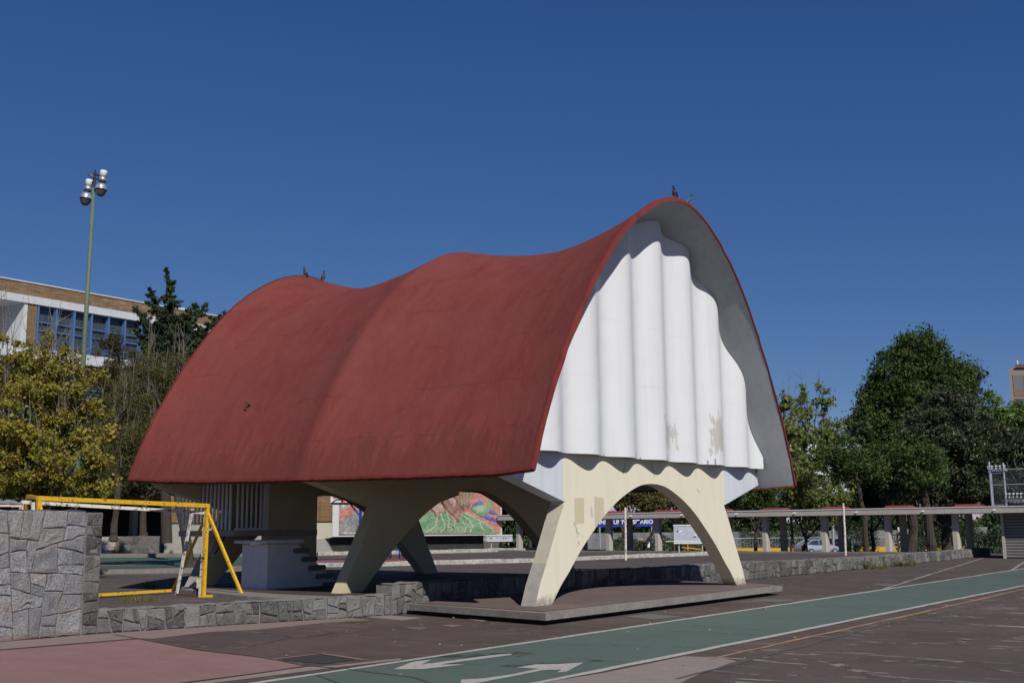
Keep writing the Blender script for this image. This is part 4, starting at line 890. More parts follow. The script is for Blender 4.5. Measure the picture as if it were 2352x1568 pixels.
for i in range(170):
    if i < 70: p = W(random.uniform(-5.5, 2), random.uniform(-9, 25), .012)
    elif i < 110: p = V3(random.uniform(-14, -8), random.uniform(37.2, 37.9), .215)
    else: p = W(random.uniform(-9, 2), random.uniform(-9, 12), .012)
    a = random.uniform(0, 3.14); s_ = random.uniform(.015, .04); u_ = V3(math.cos(a), math.sin(a), .2)*s_; v_ = V3(-math.sin(a), math.cos(a), .1)*s_*.6
    mb.add([p-u_, p-v_, p+u_+V3(0, 0, .006), p+v_], [(0, 1, 2, 3)])
o = mb.build('fallen_leaves', leafmat('dry_fallen_leaves', (.25, .16, .07), (.5, .42, .3))); o['kind'] = 'stuff'
# ------------------------------------------------------------ lamp mast
UP = V3(0, 0, 1)
def lampmast():
    base = zb(204, 38, .2); base.x = -14.86
    r = thing('floodlight_mast', base, 'tall slim green lamp mast with two bell shaped silver lamps at its top', 'lamp mast')
    top = V3(-14.77, 38, 14.15)
    mb = MB(); mb.smooth = True; mb.tube([base, base.lerp(top, .3), base.lerp(top, .6), top-V3(0, 0, .55)], [.115, .10, .08, .058], 14); mb.build('pole', M_GREENPOLE, r)
    mb = MB(); mb.tube([top-V3(0, 0, .75), top+V3(0, 0, .02)], .05, 10); mb.tube([top-V3(0, 0, .30), top-V3(.16, .05, .38)], .035, 8); mb.tube([top-V3(.0, 0, .18), top+V3(.17, 0, -.22)], .035, 8)
    mb.tube([top+V3(0, 0, 0), top+V3(.02, 0, .13)], .025, 6); mb.bar(top+V3(0, 0, .02), top+V3(.16, -.05, -.12), .05); mb.build('bracket', M_DARKMETAL, r)
    for cx, zt, ln in ((-14.465, 14.24, (.05, 0)), (-15.0, 13.91, (.06, 0))):
        ax3 = (V3(-.10 if cx > -14.7 else -.14, 0, -1)).normalized(); x3 = V3(1, 0, 0); x3 = (x3-ax3*x3.dot(ax3)).normalized(); ax = (x3, ax3.cross(x3), -ax3); c = V3(cx+(.02 if cx > -14.7 else .06), 38, zt)
        mb = MB(); mb.smooth = True; mb.lathe(c, [(.12, 0), (.125, -.02), (.125, -.24)], 22, ax); lamp = mb.build('lamp_head', M_WHITEP, r)
        mb = MB(); mb.smooth = True; mb.lathe(c, [(.118, -.245), (.118, -.36), (.085, -.38)], 22, ax); mb.build('collar', M_ALU, lamp)
        mb = MB(); mb.lathe(c, [(.13, -.385), (.13, -.41), (.08, -.44), (.07, -.47)], 22, ax); mb.build('neck', M_DARKMETAL, lamp)
        mb = MB(); mb.smooth = True; mb.lathe(c, [(.06, -.46), (.11, -.48), (.16, -.53), (.19, -.60), (.205, -.66), (.235, -.68), (.235, -.695)], 26, ax); mb.build('lamp_shade', M_ALU, lamp)
        mb = MB(); mb.smooth = True; mb.lathe(c, [(.222, -.697), (.20, -.72), (.145, -.88), (.09, -.93), (.03, -.945)], 26, ax); mb.build('lens', M_LENS, lamp)
lampmast()

# ------------------------------------------------------------ pigeons: one continuous body each
M_PIG = None
b = NB('pigeon_feathers'); z_ = b.sep(b.n('ShaderNodeTexCoord').outputs['Object'])[2]
M_PIG = b.done(b.mix(b.ramp(b.noise(30, 3), (.4, 0.0), (.6, .5)), b.mix(b.ramp(z_, (.12, 0.0), (.22, 1.0)), (.17, .175, .20), (.055, .075, .095)), (.09, .09, .105)), .6, .3)
M_LEG = plain('pinkish_bird_legs', (.30, .13, .11), .7, .1)
M_WING = plain('dark_wing_feathers', (.05, .055, .07), .6, .2, 30)
def pigeon(pos, az, label, tilt=0.0, k=1.0):
    pos = Vector(pos); r = thing('pigeon', pos, label, 'pigeon', 'pigeons perched up high'); f = Vector((math.cos(az), math.sin(az), 0)); sd_ = Vector((-f.y, f.x, 0))
    S = [(-.155, .045, .006, .020), (-.12, .055, .012, .026), (-.085, .075, .030, .036), (-.04, .105, .052, .052), (.01, .135, .058, .056), (.045, .170, .047, .047), (.06, .205, .031, .033), (.066, .235, .023, .024), (.075, .262, .023, .023), (.092, .270, .017, .016), (.106, .268, .007, .006), (.124, .262, .002, .002)]
    mb = MB(); mb.smooth = True; n = 10; vs = []
    for x, z, h, w_ in S:
        for q in range(n):
            a = 2*math.pi*q/n; vs.append(pos+(f*(x+h*math.cos(a)*.45)+sd_*w_*math.sin(a)+UP*(z+h*math.cos(a)))*k)
    mb.add(vs, [(i*n+q, i*n+(q+1) % n, (i+1)*n+(q+1) % n, (i+1)*n+q) for i in range(len(S)-1) for q in range(n)]+[tuple(range(n))[::-1], tuple((len(S)-1)*n+q for q in range(n))])
    mb.build('body', M_PIG, r)
    for s_ in (-1, 1):
        mb = MB(); mb.smooth = True; c = pos+(f*-.02+sd_*s_*.047+UP*.115)*k
        mb.lathe(c, [(.004, -.10), (.03, -.05), (.038, 0), (.026, .05), (.004, .075)], 8, (f*k*.9, sd_*.3*k, (f*.75+UP*.66).normalized()*k)); mb.build('wing', M_WING, r)
        mb = MB(); a = pos+(f*.005+sd_*s_*.02+UP*.085)*k; mb.tube([a, pos+(f*.008+sd_*s_*.022)*k], .005*k, 5); mb.tube([pos+(f*.008+sd_*s_*.022+UP*.004)*k, pos+(f*.05+sd_*s_*.03+UP*.004)*k], .004*k, 4); mb.build('leg', M_LEG, r)
def rooftop(s, t): return W(s, t, z_roof(s, t))
PIG = [(-.93, 3.75, -2.0, "upright dark pigeon on the peak of the front roof edge"), (-.93, 4.4, .6, "grey pigeon just below the peak on the right side of the front roof edge"), (10.4, 3.62, -1.9, "pale breasted pigeon on the rear roof hump, the left of two"), (10.2, 4.1, -1.2, "dark pigeon on the rear roof hump, the right of two")]
for s, t, az, lab in PIG:
    pigeon(rooftop(s, t)+V3(0, 0, -.005), az, lab, k=1.0)
pigeon(V3(-14.93, 38.0, 13.925), 2.6, 'dark pigeon perched on the lower lamp of the mast', k=1.35)

# ------------------------------------------------------------ sneakers on the granite wall
M_SHOE = plain('grey_sneaker_fabric', (.17, .165, .17), .85, .3, 25); M_SOLE = plain('white_sole', (.55, .52, .50), .7, .1); M_SOLER = plain('red_sole_edge', (.30, .03, .03), .6, .1)
def shoe(p, az, label):
    p = Vector(p); r = thing('sneaker', p, label, 'shoe', 'sneakers on the granite wall'); f = V3(math.cos(az), math.sin(az)); sd_ = V3(-f.y, f.x)
    def loft(S, z0, name, mat):
        n = 12; vs = []
        for x, w_, z, c in S:
            for q in range(n):
                a = 2*math.pi*q/n; yy = math.sin(a); zz = -math.cos(a)
                vs.append(p+f*x+sd_*(c+w_*yy)+UP*(z0+(z*(zz+1)/2 if zz > 0 else z*(zz+1)/2)))
        mb = MB(); mb.smooth = True; mb.add(vs, [(i*n+q, i*n+(q+1) % n, (i+1)*n+(q+1) % n, (i+1)*n+q) for i in range(len(S)-1) for q in range(n)]+[tuple(range(n))[::-1], tuple((len(S)-1)*n+q for q in range(n))]); mb.build(name, mat, r)
    loft([(-.14, .022, .055, 0), (-.125, .034, .085, 0), (-.08, .038, .095, 0), (-.03, .036, .085, 0), (.02, .040, .065, .002), (.07, .045, .048, .004), (.115, .040, .038, .004), (.14, .022, .028, .003)], .028, 'upper', M_SHOE)
    mb = MB(); out = [(-.145, .02), (-.12, .037), (-.04, .036), (.03, .042), (.09, .048), (.13, .036), (.148, .015)]; pts = [p+f*x+sd_*y for x, y in out]+[p+f*x-sd_*y*.9 for x, y in out[::-1]]
    mb.prism([q+UP*.004 for q in pts], UP*.026); mb.build('sole', M_SOLE, r)
    mb = MB(); mb.prism([p+(q-p)*1.01 for q in pts], UP*.0045); mb.build('outsole', M_SOLER, r)
    mb = MB()
    for i in range(4): mb.tube([p+f*(.0+.022*i)-sd_*.022+UP*(.108-.014*i), p+f*(.006+.022*i)+UP*(.120-.015*i), p+f*(.0+.022*i)+sd_*.022+UP*(.108-.014*i)], .003, 5)
    mb.build('laces', M_SOLE, r)
sp = pE-dW*.0
shoe(D(z2(88, 352), 17.15)+V3(0, 0, 0), .15, 'right grey running shoe with a red sole edge on top of the granite wall')
shoe(D(z2(10, 350), 17.0)+V3(-.02, 0, 0), .3, 'left grey running shoe half cut off by the left edge of the picture')

# ------------------------------------------------------------ goals
def goal(root, P, T, L, paint, w_=.075):
    pass
zg = .2
P1 = G(*z2(1405, 975), zg); tp = V3(P1.x+.02, P1.y, 2.13); Tl = D(z2(272, 290), 21.0); dirc = (Tl-tp)
r = thing('yellow_goal', P1, 'chipped yellow painted steel goal frame standing in front of the white one', 'goal')
mb = MB(); mb.bar(P1, tp, .075); mb.build('post', M_YEL, r)
mb = MB(); mb.bar(Tl-V3(0, 0, 2.0), Tl, .075); mb.build('post', M_YEL, r)
mb = MB(); mb.bar(tp+(tp-Tl).normalized()*.04, Tl-(tp-Tl).normalized()*.04, .085, .085); mb.build('crossbar', M_YEL, r)
S1g = G(*z2(1682, 978), zg); S2g = G(*z2(1190, 935), zg)
mb = MB(); mb.bar(tp-V3(0, 0, .12), S1g, .055); mb.build('brace', M_YEL, r)
mb = MB(); mb.bar(tp-V3(0, 0, .18), S2g, .05); mb.build('brace', M_YEL, r)
mb = MB(); mb.bar(P1+V3(0, 0, .03), S1g+V3(0, 0, .03), .05); mb.build('base_rail', M_YEL, r)
lft = S2g+(Tl-tp); lft.z = zg
mb = MB(); mb.bar(S2g+V3(0, 0, .03), lft+V3(0, 0, .03), .06); mb.build('base_rail', M_YEL, r)
bk2 = Tl+(S2g-P1).normalized()*1.0; bk2.z = Tl.z+.04
mb = MB(); mb.bar(Tl, D(z2(195, 277), 22.0), .07); mb.build('top_return', M_YEL, r)
mb = MB(); mb.bar(D(z2(195, 277), 22.0), D(z2(175, 420), 22.2), .06); mb.build('brace', M_YEL, r); mb = MB(); mb.bar(D(z2(268, 300), 21.1), D(z2(292, 420), 20.8), .05); mb.build('brace', M_YEL, r)
r = thing('white_goal', P1+V3(-.12, .1, 0), 'white painted rusting steel goal frame chained just behind the yellow one', 'goal')
P2 = P1+V3(-.085, .06, 0); t2 = V3(P2.x+.06, P2.y, 1.98); q2 = D(z2(150, 316), 21.4)
mb = MB(); mb.bar(P2, t2, .055); mb.build('post', M_WRUST, r)
mb = MB(); mb.bar(t2+V3(0, 0, .0), q2, .065); mb.build('crossbar', M_WRUST, r)
Wf = G(*z2(1220, 962), zg); mb = MB(); mb.bar(D(z2(1332, 362), Wf.y-.2), Wf, .065, .04); mb.build('brace', M_WRUST, r)
mb = MB(); mb.bar(Wf+V3(0, 0, .02), P2+V3(0, 0, .02), .05); mb.build('base_rail', M_RUST, r)
mb = MB(); mb.bar(q2, q2-V3(-.02, 0, 1.9), .055); mb.build('post', M_WRUST, r)
mb = MB(); mb.bar(D(z2(228, 318), 21.2), D(z2(228, 440), 21.2), .05); mb.build('brace', M_WRUST, r)
mb = MB(); ca = D(z2(1400, 705), P1.y); cb_ = D(z2(1560, 540), P1.y+2.4)
for i in range(46):
    u = i/45; c = ca.lerp(cb_, u)-V3(0, 0, .18*math.sin(math.pi*u)); a = (i % 2)*math.pi/2; dd = (cb_-ca).normalized(); x3 = dd.cross(UP).normalized(); y3 = dd.cross(x3)
    e = x3*math.cos(a)+y3*math.sin(a); ring = [c+dd*.045*math.cos(q*math.pi/4)+e*.022*math.sin(q*math.pi/4) for q in range(9)]; mb.tube(ring, .008, 4, False)
ring = [ca+V3(.07*math.cos(q*math.pi/5), .07*math.sin(q*math.pi/5), .01*q % .03) for q in range(11)]; mb.tube(ring, .014, 5, False)
tag(mb.build('chain', M_DARKMETAL), 'dark steel chain running from the goal posts to the pavilion', 'chain')

# ------------------------------------------------------------ covered walkway
SEND = 29.5
wk = thing('covered_walkway', W(15, 38, .2), 'long low grey concrete covered walkway with red roof caps behind the pavilion', 'walkway')
mb = MB(); mb.sbox(-14, SEND, 36.95, 41.2, 2.035, 2.33); mb.build('roof_slab', M_BEAM, wk)
mb = MB(); mb.sbox(-14, SEND-.02, 37.0, 41.15, 2.332, 2.352); mb.build('roof_coating', M_ROOFRED, wk)
mb = MB(); mb.sbox(-14, SEND, 36.92, 36.95, 2.30, 2.335); mb.build('drip_edge', M_SLABWHITE, wk)
for k in range(9):
    s = 3.07+3.16*k
    for t, nm in ((37.62, 'column'), (39.85, 'column')):
        mb = MB(); mb.prism([W(s+a, t+b_, .2 if t < 38 or s > 3.5 else .2) for a, b_ in ((-.14, -.09), (-.06, -.15), (.14, -.15), (.14, .15), (-.14, .15))], V3(0, 0, 1.835)); mb.build(nm, M_BEAM, wk)
    mb = MB(); c = s-.62 if k else 2.38; vs = [W(c+a*.62, 37.2+b_*.5+.4, 2.343) for a, b_ in ((-1, -1), (1, -1), (1, 1), (-1, 1))]+[W(c+a*.50, 37.2+b_*.4+.4, 2.455) for a, b_ in ((-1, -1), (1, -1), (1, 1), (-1, 1))]
    mb.add(vs, [(0, 1, 5, 4), (1, 2, 6, 5), (2, 3, 7, 6), (3, 0, 4, 7), (4, 5, 6, 7)]); mb.build('roof_cap', M_REDCAP, wk)
    mb = MB(); sp_ = 1.14+3.165*k; mb.tube([W(sp_, 37.0, 2.17), W(sp_+.02, 36.70, 2.16)], .035, 10); mb.build('drain_pipe', M_SLABWHITE, wk)
# shed under its right end
sh = thing('metal_shed', W(-3, 38.5, 0), 'shed clad in grey ribbed metal under the right end of the walkway roof', 'shed')
mb = MB(); mb.sbox(-13.5, 1.0, 37.75, 40.6, 0, 2.03); mb.build('walls', plain('shed_grey', (.10, .10, .105), .6, .1), sh)
mb = MB(); mb.sbox(.98, 1.1, 37.62, 37.78, 0, 2.03); mb.build('corner_post', M_BEAM, sh)
for k in range(15):
    mb = MB(); z = .04+.132*k; mb.prism([W(.97, t, zz) for t, zz in ((37.75, z), (37.69, z+.02), (37.69, z+.09), (37.75, z+.115))], -uL*12); mb.build('rib', plain('shed_rib', (.20, .195, .19), .55, .15, 2) if k == 0 else bpy.data.materials['shed_rib'], sh)
# wire fence on the walkway roof
fe = thing('wire_fence', W(.9, 36.6, 2.34), 'galvanised chain link fence with razor wire on the walkway roof at the right edge', 'fence')
def post(s, z1_, rad=.035, t=37.06): mb = MB(); mb.tube([W(s, t, 2.34), W(s, t, z1_)], rad, 8); mb.build('post', M_GALV, fe)
post(1.26, 4.35, .045); post(.66, 4.27, .045); post(-.30, 4.02); post(-1.6, 4.0); post(-2.9, 4.0); post(1.20, 3.85, .025)
for z, a, c in ((3.99, 1.26, .66), (3.82, 1.24, .66), (3.29, 1.25, -4), (3.97, .66, -4), (2.38, 1.26, .66), (2.50, .55, -4)):
    mb = MB(); mb.tube([W(a, 37.06, z), W(c, 37.06, z)], .022, 6); mb.build('rail', M_GALV, fe)
mb = MB(); mb.sbox(-2.5, .4, 37.04, 37.08, 2.46, 2.54); mb.build('kick_plate', M_GALV, fe)
mb = MB(); zt = 3.96; zb0 = 2.38
for k in range(-24, 60):
    for sg in (1, -1):
        s0 = 1.26-k*.095; za, zc = zb0, zt; sa_, sc_ = s0, s0-sg*(zt-zb0)*.85
        pts = []
        for u in np.linspace(0, 1, 9):
            s_ = sa_+(sc_-sa_)*u
            if -3.2 < s_ < 1.26: pts.append(W(s_, 37.06+.003*sg, za+(zc-za)*u))
        if len(pts) > 1: mb.tube([pts[0], pts[-1]], .003, 3, False)
mb.build('chain_link_mesh', M_GALV, fe)
def coil(s0, s1, z, rad, turns):
    mb = MB(); n = turns*12; P = []
    for i in range(n+1):
        u = i/n; a = u*turns*2*math.pi; P.append(W(s0+(s1-s0)*u+.03*math.sin(a*.5), 37.06+rad*math.cos(a), z+rad*math.sin(a)))
    mb.tube(P, .008, 4, False)
    for i in range(0, n, 2):
        p = P[i]; mb.add([p+V3(.03, 0, .01), p-V3(.03, 0, .01), p+V3(0, .02, .035)], [(0, 1, 2)])
    mb.build('razor_wire', M_GALV, fe)
coil(1.3, .5, 4.02, .12, 9); coil(.62, -.35, 2.72, .17, 12)
for i in range(10):
    s = .4-.33*i; mb = MB(); mb.tube([W(s, 37.06, 3.97), W(s-.05, 36.55, 4.13), W(s-.02, 36.5, 4.28)], .012, 4); mb.build('barb_arm', M_GALV, fe)

# ------------------------------------------------------------ mural and what stands round it
MUD = 68.0
M_MFRAME = plain('mural_frame_white', (.52, .52, .53), .8, .1, 5)
def mosaic(name, c, var=.3):
    b = NB(name); v = b.vor(9, 'F1', None, 'Color'); g = b.sep(v)[0]; f = b.noise(2.2, 4)
    cc = b.mix(g, sc3(c, 1-var), sc3(c, 1+var)); cc = b.mix(b.ramp(f, (.4, 0.0), (.7, .35)), cc, (.45, .42, .38)); return b.done(cc, .85, .2)
MM = {k: mosaic('mosaic_'+k, c) for k, c in dict(salmon=(.42, .16, .125), grey=(.17, .175, .18), green=(.13, .25, .13), lightgreen=(.24, .38, .22), brown=(.24, .12, .10), tan=(.22, .165, .11), rust=(.20, .09, .06), pinkgrey=(.36, .25, .22), blue=(.07, .08, .36), white=(.60, .62, .60), teal=(.16, .42, .48)).items()}
mu = thing('mural', V3(-5.8, MUD, 1.2), 'wide outdoor mosaic mural of a tree with green roots on a salmon ground', 'mural')
mb = MB(); mb.box((-10.95, MUD+.02, 1.16), (-.72, MUD+.3, 4.35)); mb.build('frame', M_MFRAME, mu)
mb = MB(); mb.box((-10.55, MUD-.004, 1.25), (-.80, MUD+.03, 4.3)); mural_face = mb.build('background', MM['salmon'], mu)
def mp(pts, colr, layer, name='figure'):
    mb = MB(); P = [D(zk(780, 1200, 4.2)(*p), MUD-.006-.006*layer) for p in pts]; mb.prism(P, V3(0, .005, 0)); mb.build(name, MM[colr], mural_face)
def ms(pts, wid, colr, layer):                                # painted stroke
    mb = MB(); P = [D(zk(780, 1200, 4.2)(*p), MUD-.006-.006*layer) for p in pts]; vs = []
    for i, p in enumerate(P):
        d = (P[min(i+1, len(P)-1)]-P[max(i-1, 0)]).normalized(); nn = V3(-d.z, 0, d.x); ww = wid*(1-.4*i/len(P)); vs += [p+nn*ww/2, p-nn*ww/2]
    mb.add(vs, [(2*i, 2*i+1, 2*i+3, 2*i+2) for i in range(len(P)-1)]); mb.build('root_line', MM[colr], mural_face)
mp([(285, 575), (285, 430), (330, 432), (345, 390), (400, 365), (440, 340), (440, 300), (480, 290), (490, 345), (600, 350), (700, 400), (1180, 420), (1200, 568)], 'grey', 1)
mp([(1000, 560), (1050, 420), (1110, 370), (1200, 330), (1280, 330), (1310, 400), (1300, 470), (1180, 560)], 'green', 2)
mp([(1060, 400), (1100, 330), (1170, 240), (1240, 330), (1200, 328), (1110, 362)], 'tan', 2)
mp([(1540, 40), (1670, 40), (1665, 300), (1560, 300), (1500, 200)], 'tan', 2)
for x in (1560, 1590, 1620, 1645): ms([(x, 60), (x-8, 180), (x+4, 290)], .05, 'rust', 4)
mp([(1120, 40), (1420, 40), (1345, 195), (1400, 290), (1390, 335), (1340, 330), (1300, 372), (1290, 330), (1215, 255)], 'pinkgrey', 3)
mp([(1300, 40), (1500, 40), (1480, 150), (1525, 215), (1600, 310), (1560, 350), (1545, 430), (1500, 370), (1430, 310), (1385, 250), (1345, 195)], 'brown', 4)
for q in ([(1345, 195), (1385, 255), (1430, 312), (1500, 372), (1545, 435)], [(1215, 255), (1285, 325), (1303, 375)], [(1480, 150), (1528, 220), (1600, 312)], [(1345, 195), (1398, 288), (1400, 340)]): ms(q, .09, 'rust', 8)
mp([(1405, 110), (1470, 110), (1515, 220), (1490, 290), (1440, 215)], 'pinkgrey', 6)
mp([(1300, 560), (1180, 560), (1290, 480), (1310, 380), (1345, 345), (1420, 335), (1480, 400), (1540, 450), (1575, 350), (1700, 400), (1850, 470), (1950, 550), (1940, 560)], 'green', 4)
for q in ([(1320, 380), (1300, 470), (1250, 520), (1190, 545)], [(1350, 350), (1380, 430), (1400, 500), (1350, 550)], [(1420, 340), (1440, 430), (1430, 490), (1520, 500)], [(1560, 350), (1640, 410), (1690, 480), (1660, 550)], [(1600, 340), (1720, 400), (1830, 460), (1920, 540)], [(1580, 430), (1620, 490), (1600, 550)], [(1760, 440), (1780, 500), (1850, 550)], [(1500, 420), (1500, 470), (1450, 540)]):
    ms([(x+7, y+7) for x, y in q], .10, 'rust', 5); ms(q, .13, 'lightgreen', 6)
mp([(1665, 300), (1700, 270), (1780, 250), (1840, 262), (1850, 200), (1870, 160), (1900, 200), (1895, 290), (1850, 350), (1780, 385), (1720, 340)], 'green', 5)
mp([(1690, 290), (1780, 262), (1830, 275), (1790, 330), (1740, 340)], 'lightgreen', 6)
mp([(1675, 285), (1700, 240), (1760, 208), (1800, 225), (1805, 246), (1740, 250)], 'blue', 5)
mp([(1860, 310), (1900, 320), (1950, 345), (1945, 360), (1880, 350), (1850, 335)], 'blue', 6); mp([(1800, 365), (1850, 375), (1950, 410), (1945, 432), (1870, 420), (1795, 385)], 'blue', 6)
mp([(300, 245), (350, 245), (358, 275), (330, 298), (302, 280)], 'teal', 2); mp([(312, 247), (344, 247), (345, 265), (330, 278), (316, 268)], 'white', 3); mp([(1925, 190), (1965, 195), (1970, 225), (1950, 240), (1930, 220)], 'teal', 2)
ms([(305, 552), (380, 550), (460, 552)], .05, 'white', 3)
pw = thing('planter_wall', V3(-7, 69.2, .2), 'low dark stone planter wall under the mural', 'wall')
mb = MB(); mb.box((-11.2, MUD+.6, .2), (-1.9, MUD+2.5, 1.14)); mb.build('stone_body', plain('shaded_planter_stone', (.035, .033, .032), .95, .5, 3, bump=.8), pw)  # dark stone, darkened further to stand for shade under the mural
mb = MB(); mb.prism([V3(-11.9, MUD+.1, 2.0), V3(-10.6, MUD+.1, 2.0), V3(-10.6, MUD+.1, 1.2), V3(-11.0, MUD+.1, 1.12), V3(-11.9, MUD+.1, .98)], V3(0, .5, 0)); mb.build('cream_end_block', plain('cream_block', (.42, .40, .30), .85, .08, 2), pw)
mb = MB(); mb.prism([V3(-12.2, MUD+.0, .2), V3(-10.9, MUD+.0, .2), V3(-11.4, MUD+.0, 1.05), V3(-12.2, MUD+.0, 1.0)], V3(0, .5, 0)); mb.build('grey_buttress', M_CONC, pw)
bb_ = thing('brick_building', V3(-14, 73, .2), 'low brown brick building beside the left end of the mural', 'building')
mb = MB(); mb.box((-22, 71.0, 2.1), (-10.85, 76, 7.5)); mb.build('brick_wall', M_BRICK2, bb_)
mb = MB(); mb.box((-22, 71.1, .1), (-12.3, 75.9, 2.1)); mb.build('base_wall', M_CONC, bb_)
# basketball stand
bs = thing('basketball_stand', V3(-5.9, 52.5, .2), 'portable basketball stand with white backboard, orange rim and blue wheeled frame', 'basketball hoop')
Q5 = zk(780, 1200, 4.2)
mb = MB(); mb.box((-8.15, 50, 2.74), (-6.35, 50.05, 3.8)); mb.build('backboard', plain('backboard_white', (.55, .57, .60), .6, .25, 9), bs)
mb = MB()
for x in (-7.78, -7.42): mb.box((x, 49.99, 2.85), (x+.03, 49.999, 3.8))
mb.box((-8.15, 49.985, 2.74), (-6.35, 50.0, 2.775)); mb.build('board_marking', M_DARKMETAL, bs)
rim = [V3(-7.75+.225*math.cos(q*math.pi/8), 49.7+.225*math.sin(q*math.pi/8), 2.98) for q in range(17)]
mb = MB(); mb.tube(rim, .03, 6, False); mb.prism([V3(-7.72, 49.95, 3.0), V3(-7.55, 49.95, 3.02), V3(-7.5, 49.95, 2.78), V3(-7.6, 49.95, 2.74)], V3(0, .03, 0)); mb.build('rim', plain('orange_rim_paint', (.70, .15, .04), .5, .1), bs)
mb = MB(); A_ = V3(-6.85, 50.5, .35)
mb.bar(V3(-6.86, 50.4, .3), V3(-6.86, 50.4, 2.75), .09); mb.bar(V3(-8.1, 50.3, 2.72), V3(-6.2, 50.3, 2.72), .07); mb.bar(V3(-7.3, 50.35, 2.7), V3(-6.86, 50.4, 2.15), .05); mb.bar(V3(-6.86, 50.4, 2.5), V3(-6.3, 50.4, 2.5), .05); mb.bar(V3(-6.9, 50.4, 2.75), V3(-6.2, 50.6, 2.35), .05)
mb.build('blue_mast', M_BLUEP, bs)
mb = MB()
for z in (.82, .62): mb.bar(V3(-6.2, 52.8, z), V3(-4.9, 52.8, z), .05)
for x in (-6.1, -5.75, -5.35, -4.95): mb.bar(V3(x, 52.8, .22), V3(x, 52.8, .84), .05)
mb.build('blue_base', M_BLUEP, bs)
for c, rr in ((V3(-4.98, 52.7, .5), .30), (V3(-5.82, 52.7, .42), .13)):
    mb = MB(); mb.smooth = False; mb.lathe(c, [(rr*.4, -.12), (rr, -.1), (rr, .1), (rr*.4, .12)], 20, (V3(1, 0, 0), V3(0, 0, 1), V3(0, -1, 0))); mb.build('wheel', M_DARKMETAL, bs)
mb = MB(); mb.bar(D(Q5(880, 590), 52.5), D(Q5(1000, 745), 52.5), .05); mb.bar(D(Q5(905, 585), 52.5), D(Q5(1030, 720), 52.5), .07); mb.build('steel_strut', M_GALV, bs)

# ------------------------------------------------------------ boards, posts and small things beyond
M_BOARD = plain('weathered_noticeboard', (.36, .39, .45), .7, .3, 5); M_STAIN = plain('torn_notices', (.05, .07, .10), .8, .4, 20); M_PAPER = plain('paper', (.75, .77, .80), .8, .05)
def board(label, a, c, y, legs=True, seed=1):
    random.seed(seed); r = thing('notice_board', V3((a.x+c.x)/2, y, .2), label, 'notice board', 'notice boards by the walkway')
    x0, x1, z1_, z0_ = a.x, c.x, a.z, c.z
    mb = MB(); mb.box((x0, y, z0_), (x1, y+.08, z1_)); pn = mb.build('panel', M_BOARD, r)
    mb = MB(); mb.box((x0-.02, y-.03, z1_-.06), (x1+.02, y+.1, z1_)); mb.box((x0-.02, y-.03, z0_), (x1+.02, y+.1, z0_+.09)); mb.build('frame', M_SLABWHITE, r)
    for k in range(5):
        mb = MB(); px, pz = random.uniform(x0+.1, x1-.3), random.uniform(z0_+.2, z1_-.3); w_, h_ = random.uniform(.06, .18), random.uniform(.05, .12)
        mb.prism([V3(px, y-.002, pz), V3(px+w_, y-.002, pz+.02), V3(px+w_*.8, y-.002, pz+h_), V3(px+.02, y-.002, pz+h_*.8)], V3(0, -.003, 0)); mb.build('notice', random.choice([M_STAIN, M_PAPER, M_STAIN]), pn)
    for x in (x0+.25, x1-.25):
        mb = MB(); mb.tube([V3(x, y+.04, .2), V3(x, y+.04, z0_)], .04, 8); mb.build('leg', M_BEAM, r)
    mb = MB(); mb.tube([V3(x0-.45, y-.2, z0_+.16), V3(x1+.15, y-.2, z0_+.16)], .025, 6); mb.build('rail', M_SLABWHITE, r)
board('large weathered white notice board seen through the right part of the front arch', V3(8.42, 0, 1.66), V3(10.15, 0, .64), 59.5)
board('smaller white notice board right of the mural end', V3(-1.7, 0, 1.16), V3(-.1, 0, .70), 71.8, seed=2)
random.seed(99)
def wpole(label, base, top):
    base = Vector(base); r = thing('white_pole', base, label, 'pole', 'white poles in the yard'); mb = MB(); mb.tube([base, base.lerp(top, .5)+V3(.01, 0, 0), top], .045, 8); mb.build('shaft', M_WRUST, r)
    mb = MB(); mb.lathe(base, [(.09, 0), (.09, .03), (.05, .05)], 10); mb.build('foot', M_RUST, r)
Q6 = zk(1400, 1240, 5.345); Q7 = zk(1840, 1220, 5.345); Q8 = zk(2200, 1120, 5.228)
b1 = G(*Q7(1467, 915), .2); wpole('white and rusty net pole standing in the yard right of the pavilion', b1, D(Q7(1432, 200), b1.y))
b1 = G(*Q6(878, 868), .2); wpole('thin white net pole seen through the front arch', b1, D(Q6(870, 150), b1.y))
def pole(label, q0, q1_, d, rad, mat, name='lamp_pole', cat='pole'):
    a, c = D(q0, d), D(q1_, d); a.z = -1.25; r = thing(name, a, label, cat); mb = MB(); mb.tube([a, c], rad, 8); mb.build('shaft', mat, r); return r
pole('grey street pole behind the dark car', Q7(1298, 800), Q7(1287, 60), 112, .14, M_GALV)
pole('thin grey pole right of the grey street pole', Q7(1550, 800), Q7(1545, 480), 112, .12, M_GALV)
pole('green post at the right end of the large notice board', Q6(1920, 720), Q6(1905, 500), 63, .12, plain('dark_green_post', (.02, .10, .07), .5, .1), 'green_post', 'post')
